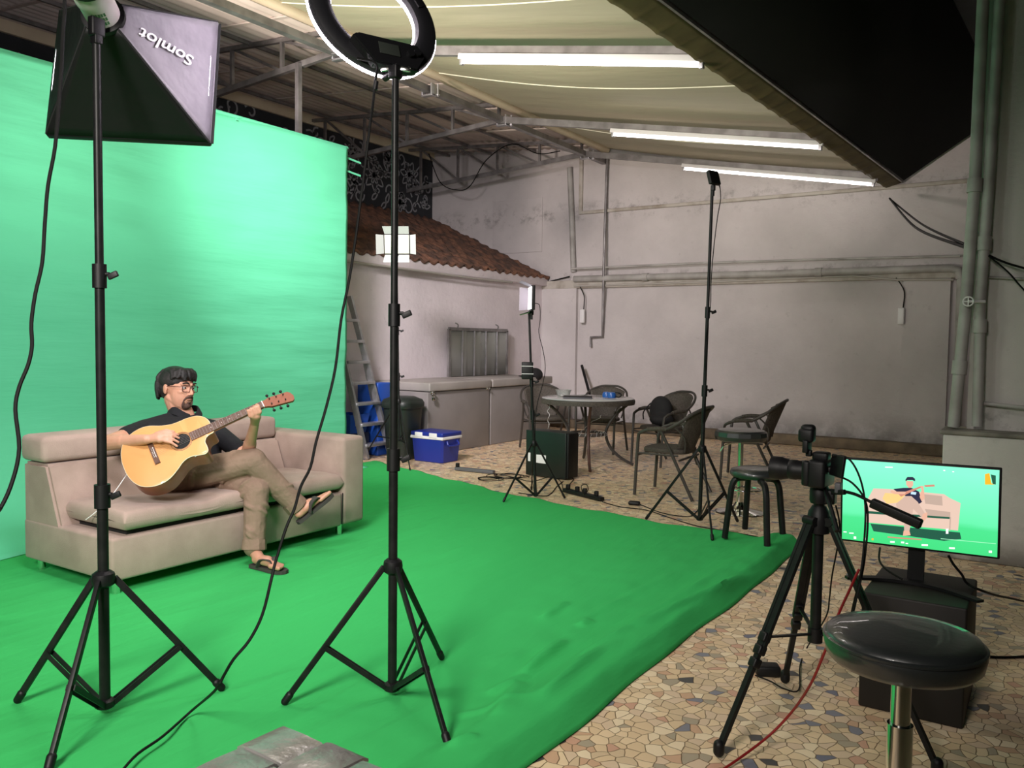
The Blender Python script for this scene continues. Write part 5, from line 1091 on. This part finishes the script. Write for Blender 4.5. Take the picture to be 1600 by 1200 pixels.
# on the table
bw = thing('glass_bowl', tc_ + Vector((-.30, -.03, .773)), 'cut-glass bowl at the left of the table top', 'bowl')
gl_ = mat('cut_glass', (.85, .87, .85), .08, trans=.85, bump=.004, bscale=60)
b = MB(); b.lathe([(.05, 0), (.07, .005), (.085, .06), (.095, .075), (.088, .075), (.075, .06), (.06, .012), (0, .01)], tc_ + Vector((-.30, -.03, .773)), seg=24); b.build('bowl_body', gl_, bw)
lpv = tc_ + Vector((-.02, -.20, .775)); lt = thing('laptop', lpv, 'closed dark laptop lying on the glass table', 'laptop')
MB().box(lpv + UPZ * .007, (.32, .22, .012), Matrix.Rotation(.45, 3, 'Z'), .004).build('base', M['greyplastic'], lt)
MB().box(lpv + UPZ * .018, (.32, .22, .007), Matrix.Rotation(.45, 3, 'Z'), .003).build('lid', M['blackplastic'], lt)
hp0 = tc_ + Vector((.26, .02, .774)); hp_t = thing('headphones', hp0, 'blue and black headphones lying on the right of the table', 'headphones')
blu = mat('blue_plastic', (.02, .10, .35), .3)
for s in (-1, 1): MB().lathe([(.0, 0), (.048, .004), (.052, .04), (.038, .066), (0, .07)], hp0 + Vector((s * .04, -.02 * s, .003)), seg=18).build('ear_cup', blu, hp_t)
MB().tube([hp0 + Vector((-.04, .02, .04)), hp0 + Vector((.02, .06, .07)), hp0 + Vector((.12, .05, .05)), hp0 + Vector((.13, -.02, .02)), hp0 + Vector((.04, -.02, .04))], .008, 6, smooth=4).build('headband', M['blackplastic'], hp_t)
# bag in the third chair
bg = thing('shoulder_bag', (-3.78, 8.98, .45), 'black soft bag slumped in the armchair right of the table', 'bag')
b = MB(); b.ell((-3.80, 9.00, .62), (.16, .10, .17), Matrix.Rotation(math.radians(-20), 3, 'Z')); b.ell((-3.76, 8.93, .52), (.15, .10, .07)); remesh(b.build('bag_body', M['blackmatte'], bg), .015, 4)
MB().tube([(-3.92, 8.98, .70), (-3.98, 8.92, .60), (-3.95, 8.85, .52)], .008, 6, smooth=4).build('strap', M['blackmatte'], bg)
# stick leaning in the corner
o = MB().cyl(PY(928, 640, 11.5) , PY(909, 571, 11.8), .022).build('leaning_pole', M['black']); tag(o, 'dark pole leaning on the back wall behind the table', 'pole')

# round bar stool, middle distance
s2_ = Vector((-2.15, 6.78, 0)); t = thing('bar_stool', s2_, 'round bar stool with faceted dark seat beside the tall thin stand', 'stool')
b = MB(); b.lathe([(.0, .60), (.18, .60), (.205, .61), (.215, .64), (.21, .675), (.19, .69), (.15, .697), (0, .70)], s2_, seg=14); b.build('seat', M['vinyl'], t, ang=25)
b = MB(); b.cyl(s2_ + UPZ * .04, s2_ + UPZ * .36, .028); b.cyl(s2_ + UPZ * .36, s2_ + UPZ * .60, .022); b.build('post', M['chrome'], t)
b = MB(); b.lathe([(.0, .0), (.20, 0), (.205, .006), (.19, .014), (.10, .03), (.05, .06), (.03, .09)], s2_, seg=40); b.build('base_plate', M['chrome'], t)
MB().tube([s2_ + Vector((.12 * math.cos(a) + .05, .12 * math.sin(a), .20)) for a in [2 * PI * k / 28 for k in range(28)]], .009, 8, closed=True).build('footrest', M['chrome'], t)
MB().tube([s2_ + Vector((-.02, 0, .58)), s2_ + Vector((-.12, -.02, .56)), s2_ + Vector((-.16, -.03, .50))], .006, 6, smooth=3).build('height_lever', M['chrome'], t)
# low four-legged stool
s3 = Vector((-1.715, 5.77, 0)); t = thing('low_stool', s3, 'low black stool with bent tube legs standing on the cloth corner', 'stool')
b = MB(); b.lathe([(.0, .475), (.165, .475), (.178, .49), (.182, .505), (.17, .525), (.12, .54), (0, .548)], s3, seg=40); b.build('seat', M['vinyl'], t, ang=50)
for f in ((-1.905, 5.70), (-1.53, 5.44), (-1.54, 5.86), (-1.88, 6.08)):
    f = Vector((f[0], f[1], .03)); d = (f - s3); d.z = 0
    MB().tube([s3 + d * .35 + UPZ * .465, s3 + d * .66 + UPZ * .455, s3 + d * .80 + UPZ * .40, s3 + d * .86 + UPZ * .30, f], .022, 10, smooth=4).build('leg', M['black'], t)

# ------------------------------------------------------------------ left wall: chests, panel, bin, cooler, ladder
fz = mat('grey_chest_paint', (.27, .25, .245), .5, col2=(.23, .215, .21), nscale=2.5); fzl = mat('grey_lid_paint', (.38, .35, .33), .5, col2=(.32, .30, .28), nscale=3)
for k, (y0, y1, lab) in enumerate(((7.83, 9.14, 'grey chest freezer with a padlock, behind the blue cooler'), (9.17, 10.75, 'grey chest freezer further along, ending at the glass table'))):
    t = thing('chest_freezer', (-6.75, (y0 + y1) / 2, 0), lab, 'freezer', 'grey chest freezers against the left wall')
    b = MB(); b.box((-6.74, (y0 + y1) / 2, .385), (.86, y1 - y0, .77), bev=.012); b.build('cabinet', fz, t)
    b = MB(); b.box((-6.73, (y0 + y1) / 2, .83), (.90, y1 - y0, .105), bev=.015); b.build('lid', fzl, t)
    for yy in ((y0 + .06,) if k == 0 else ()) + ((y1 - .08,) if k == 0 else ()):
        b = MB(); b.box((-6.30, yy, .79), (.02, .05, .08), bev=.004); b.cyl((-6.29, yy, .77), (-6.26, yy, .77), .012); b.build('latch', M['chrome'], t)
    if k == 0:
        b = MB(); b.tube([(-6.27, y0 + .045, .72), (-6.27, y0 + .045, .755), (-6.27, y0 + .075, .755), (-6.27, y0 + .075, .72)], .004, 6, smooth=3); b.box((-6.27, y0 + .06, .695), (.02, .05, .05), bev=.005); b.build('padlock', M['chrome'], t)
pn_ = thing('corrugated_panel', (-7.05, 10.1, .89), 'ribbed grey metal panel standing on the freezers against the wall', 'panel')
pa, pb = PX(700, 592, -7.1).y, PX(790, 592, -7.1).y
b = MB(); b.grid(lambda u, v: (-7.09 + (.012 if int(u * 24) % 6 == 0 else 0), pa + u * (pb - pa), .89 + v * .66), 48, 1); o = b.build('ribbed_sheet', mat('dull_zinc', (.40, .41, .39), .5, .3), pn_, fix=False, ang=10); md = o.modifiers.new('t', 'SOLIDIFY'); md.thickness = .006
for (p, q) in (((-7.09, pa, .89), (-7.09, pa, 1.56)), ((-7.09, pb, .89), (-7.09, pb, 1.56)), ((-7.09, pa, 1.56), (-7.09, pb, 1.56))): MB().bar(p, q, .035, .045).build('frame_bar', M['steel'], pn_)
for q in range(1, 5): MB().bar((-7.072, pa + (pb - pa) * q / 5, .89), (-7.072, pa + (pb - pa) * q / 5, 1.54), .02, .014).build('rib_strip', M['silver'], pn_)
for yy in (pa + .2, pb - .25): MB().tube([(-7.09, yy, 1.57), (-7.06, yy - .03, 1.62), (-7.09, yy - .06, 1.645)], .009, 6, smooth=3).build('hook', M['steel'], pn_)
cpz = Vector((-6.35, 10.35, .885)); t = thing('cap', cpz, 'black cap lying on the further freezer lid', 'hat')
b = MB(); b.ell(cpz + UPZ * .03, (.12, .12, .10)); b.ell(cpz + Vector((-.06, -.13, .012)), (.12, .14, .012)); remesh(b.build('cap_cloth', M['blackmatte'], t), .012, 4)
# bin
bi = Vector((-6.42, 7.50, 0)); t = thing('waste_bin', bi, 'tall dark plastic waste bin with a domed lid, left of the cooler', 'bin')
dk = mat('dark_green_plastic', (.018, .026, .022), .45)
b = MB(); b.ring_sweep([[bi + Vector((math.copysign(abs(math.cos(a)) ** .6, math.cos(a)) * w_, math.copysign(abs(math.sin(a)) ** .6, math.sin(a)) * w_, z_)) for a in [2 * PI * k / 32 for k in range(32)]] for w_, z_ in ((.155, 0), (.16, .01), (.20, .60), (.205, .62))]); b.build('bucket', dk, t, ang=40)
b = MB(); b.ring_sweep([[bi + Vector((math.copysign(abs(math.cos(a)) ** .6, math.cos(a)) * w_, math.copysign(abs(math.sin(a)) ** .6, math.sin(a)) * w_, z_)) for a in [2 * PI * k / 32 for k in range(32)]] for w_, z_ in ((.215, .60), (.22, .61), (.22, .66), (.20, .70), (.12, .735), (.0, .74))]); b.build('lid', dk, t, ang=40)
# cooler
c1 = Vector((-5.98, 7.58, 0)); RZ = Matrix.Rotation(math.radians(-3), 3, 'Z'); t = thing('cooler', c1, 'blue picnic cooler with a white rim in front of the freezers', 'cooler')
cb_ = mat('cobalt_plastic', (.015, .03, .26), .35); cw, cdp = .46, .36
b = MB(); b.ring_sweep([[c1 + Vector((sx_ * w_ / 2, sy_ * d_ / 2, z_)) for sx_, sy_ in ((-1, -.85), (-.9, -1), (.9, -1), (1, -.85), (1, .85), (.9, 1), (-.9, 1), (-1, .85))] for w_, d_, z_ in ((.40, .30, .0), (.42, .32, .01), (cw, cdp, .27))]); b.build('tub', cb_, t)
b = MB(); b.box(c1 + UPZ * .285, (cw + .015, cdp + .015, .035), bev=.01); b.build('white_rim', M['white'], t)
b = MB(); b.box(c1 + UPZ * .325, (cw + .01, cdp + .01, .05), bev=.014); b.build('lid', cb_, t)
for s in (-.11, .10): MB().box(c1 + Vector((s, -cdp / 2 - .003, .315)), (.11, .02, .055), bev=.005).build('lid_clip', M['white'], t)
MB().tube([c1 + Vector((cw / 2, -.09, .25)), c1 + Vector((cw / 2 + .03, -.09, .20)), c1 + Vector((cw / 2 + .03, .09, .20)), c1 + Vector((cw / 2, .09, .25))], .012, 8, smooth=3).build('handle', cb_, t)
# blue crates behind the bin
bc = mat('blue_crate_plastic', (.015, .08, .42), .4)
b = MB(); b.box((-6.93, 7.56, .44), (.34, .24, .88), bev=.02); o = b.build('blue_container', bc); tag(o, 'tall upright bright blue container behind the bin', 'container')
b = MB(); b.ring_sweep([[Vector((-6.95 + sx_ * .17 * f_, 7.16 + sy_ * .16 * f_, z_)) for sx_, sy_ in ((-1, -1), (1, -1), (1, 1), (-1, 1))] for f_, z_ in ((.8, .30), (1, .52), (.9, .52), (.72, .32))]); o = b.build('blue_crate', bc); tag(o, 'small open blue crate behind the ladder treads', 'crate')
b = MB(); b.box((-6.98, 7.20, .15), (.34, .30, .296), bev=.01); o = b.build('dark_crate', mat('navy_plastic', (.01, .015, .05), .5)); tag(o, 'dark navy crate on the floor under the small blue crate', 'crate')
# step ladder
lt_, lb_ = Vector((-6.90, 7.10, 1.90)), PX(596, 712, -6.62)
ld_ = thing('step_ladder', Vector((-6.7, 7.3, 0)), 'aluminium step ladder standing half behind the green backdrop', 'ladder')
lbz = Vector((-6.66, 7.56, .01)); ax_ = (lbz - lt_)
for off in (0, -.42):
    q = Vector((0, off, 0)); r = MB().bar(lt_ + Vector((.0, off * .75, 0)), lbz + q, .032, .075, up=Vector((1, 0, 0))).build('rail', M['silver'], ld_)
MB().bar(lt_ + Vector((-.02, .05, -.02)), lbz + Vector((-.16, .05, 0)), .02, .035, up=Vector((1, 0, 0))).build('rear_rail', M['silver'], ld_)
for k in range(7):
    f_ = .15 + k * .128; p = lt_.lerp(lbz, f_); w_ = .32 + .10 * f_
    MB().box(p + Vector((0, -w_ / 2, 0)), (.12, w_, .035), bev=.004).build('tread', M['silver'], ld_)
MB().box(lbz + Vector((0, 0, .015)), (.07, .05, .05), bev=.008).build('rubber_foot', cb_, ld_)

# computer tower
pt = thing('computer_tower', (-4.36, 7.36, 0), 'black computer tower with white labels on the floor', 'computer')
b = MB(); b.box((-4.33, 7.40, .245), (.50, .20, .47), Matrix.Rotation(math.radians(-4), 3, 'Z'), .008); b.build('case', mat('black_case', (.008, .012, .011), .4), pt)
MB().box((-4.07, 7.385, .245), (.03, .19, .46), Matrix.Rotation(math.radians(-4), 3, 'Z'), .012).build('front_bezel', M['blackplastic'], pt)
for (x, w_, z_, h_) in ((-4.39, .12, .19, .085), (-4.54, .03, .20, .09)): MB().box((x, 7.297 + (-4.33 - x) * .0 + .002 + (x + 4.33) * -.07, z_), (w_, .004, h_), Matrix.Rotation(math.radians(-4), 3, 'Z')).build('paper_label', M['white'], pt)
# power strips and cables on the floor
def strip(p, q, lab, mt, plugs):
    p, q = Vector(p), Vector(q); t = thing('power_strip', p, lab, 'power strip'); MB().bar(p + UPZ * .022, q + UPZ * .022, .055, .036, bev=.006).build('strip_body', M[mt], t)
    for f_ in plugs: MB().box(p.lerp(q, f_) + UPZ * .06, (.035, .035, .045), bev=.006).build('plug', M['blackplastic'], t)
strip(G(712, 735), G(772, 741), 'dark grey power strip on the floor right of the cooler', 'greyplastic', (.05,))
strip(G(882, 769), G(941, 784), 'black power strip crowded with plugs before the glass table', 'blackplastic', (.1, .35, .55, .85))
o = MB().box(G(991, 786, .018), (.10, .06, .034), Matrix.Rotation(.3, 3, 'Z'), .014).build('power_adapter', M['blackplastic']); tag(o, 'small black adapter on the floor left of the cane armchair nearest the camera', 'adapter')
def loops(c, n, r0, lab, seed, sq=.45):
    r_ = random.Random(seed); pts = []
    for k in range(n * 12):
        a = 2 * PI * k / 12; rr = r0 * (1 + .25 * math.sin(k * .37 + seed)); pts.append(Vector(c) + _rt * (math.cos(a) * rr + .03 * math.sin(k * .21)) + _fw * (math.sin(a) * rr * sq * 2) + UPZ * (.008 + .0008 * k))
    o = MB().tube(pts, .004, 5, smooth=2).build('coiled_cable', M['cable']); return tag(o, lab, 'cable')
loops(G(795, 747), 3, .17, 'loose coils of black cable left of the tall computer tower', 1)
loops(G(765, 750), 2, .12, 'smaller coils of black cable beside the grey power strip', 5)
def floorwire(pts, lab, r=.004, z=.006): o = MB().tube([G(*q, z) for q in pts], r, 5, smooth=5).build('floor_cable', M['cable']); tag(o, lab, 'cable')
floorwire([(772, 741), (800, 745), (830, 752), (860, 745), (876, 752), (880, 768)], 'cable from the grey strip passing under the computer tower')
floorwire([(810, 770), (850, 775), (862, 770), (870, 760), (880, 752)], 'short cable curving on the floor before the computer tower')
floorwire([(941, 784), (970, 792), (1010, 797), (1050, 810), (1090, 822), (1130, 829), (1180, 838), (1190, 842)], 'long cable running right along the far edge of the green cloth')
floorwire([(1000, 788), (1030, 800), (1060, 806), (1080, 806), (1092, 795)], 'thin wire from the small adapter towards the tall thin stand')
floorwire([(886, 770), (890, 757), (896, 748), (880, 745), (870, 742)], 'small loop of wire rising behind the crowded power strip')
o = MB().tube([G(912, 773, .05), G(908, 760, .16), G(916, 757, .20), G(919, 765, .12), G(913, 773, .06)], .004, 5, smooth=4).build('floor_cable', M['cable']); tag(o, 'upright wire loop standing out of the crowded power strip', 'cable')
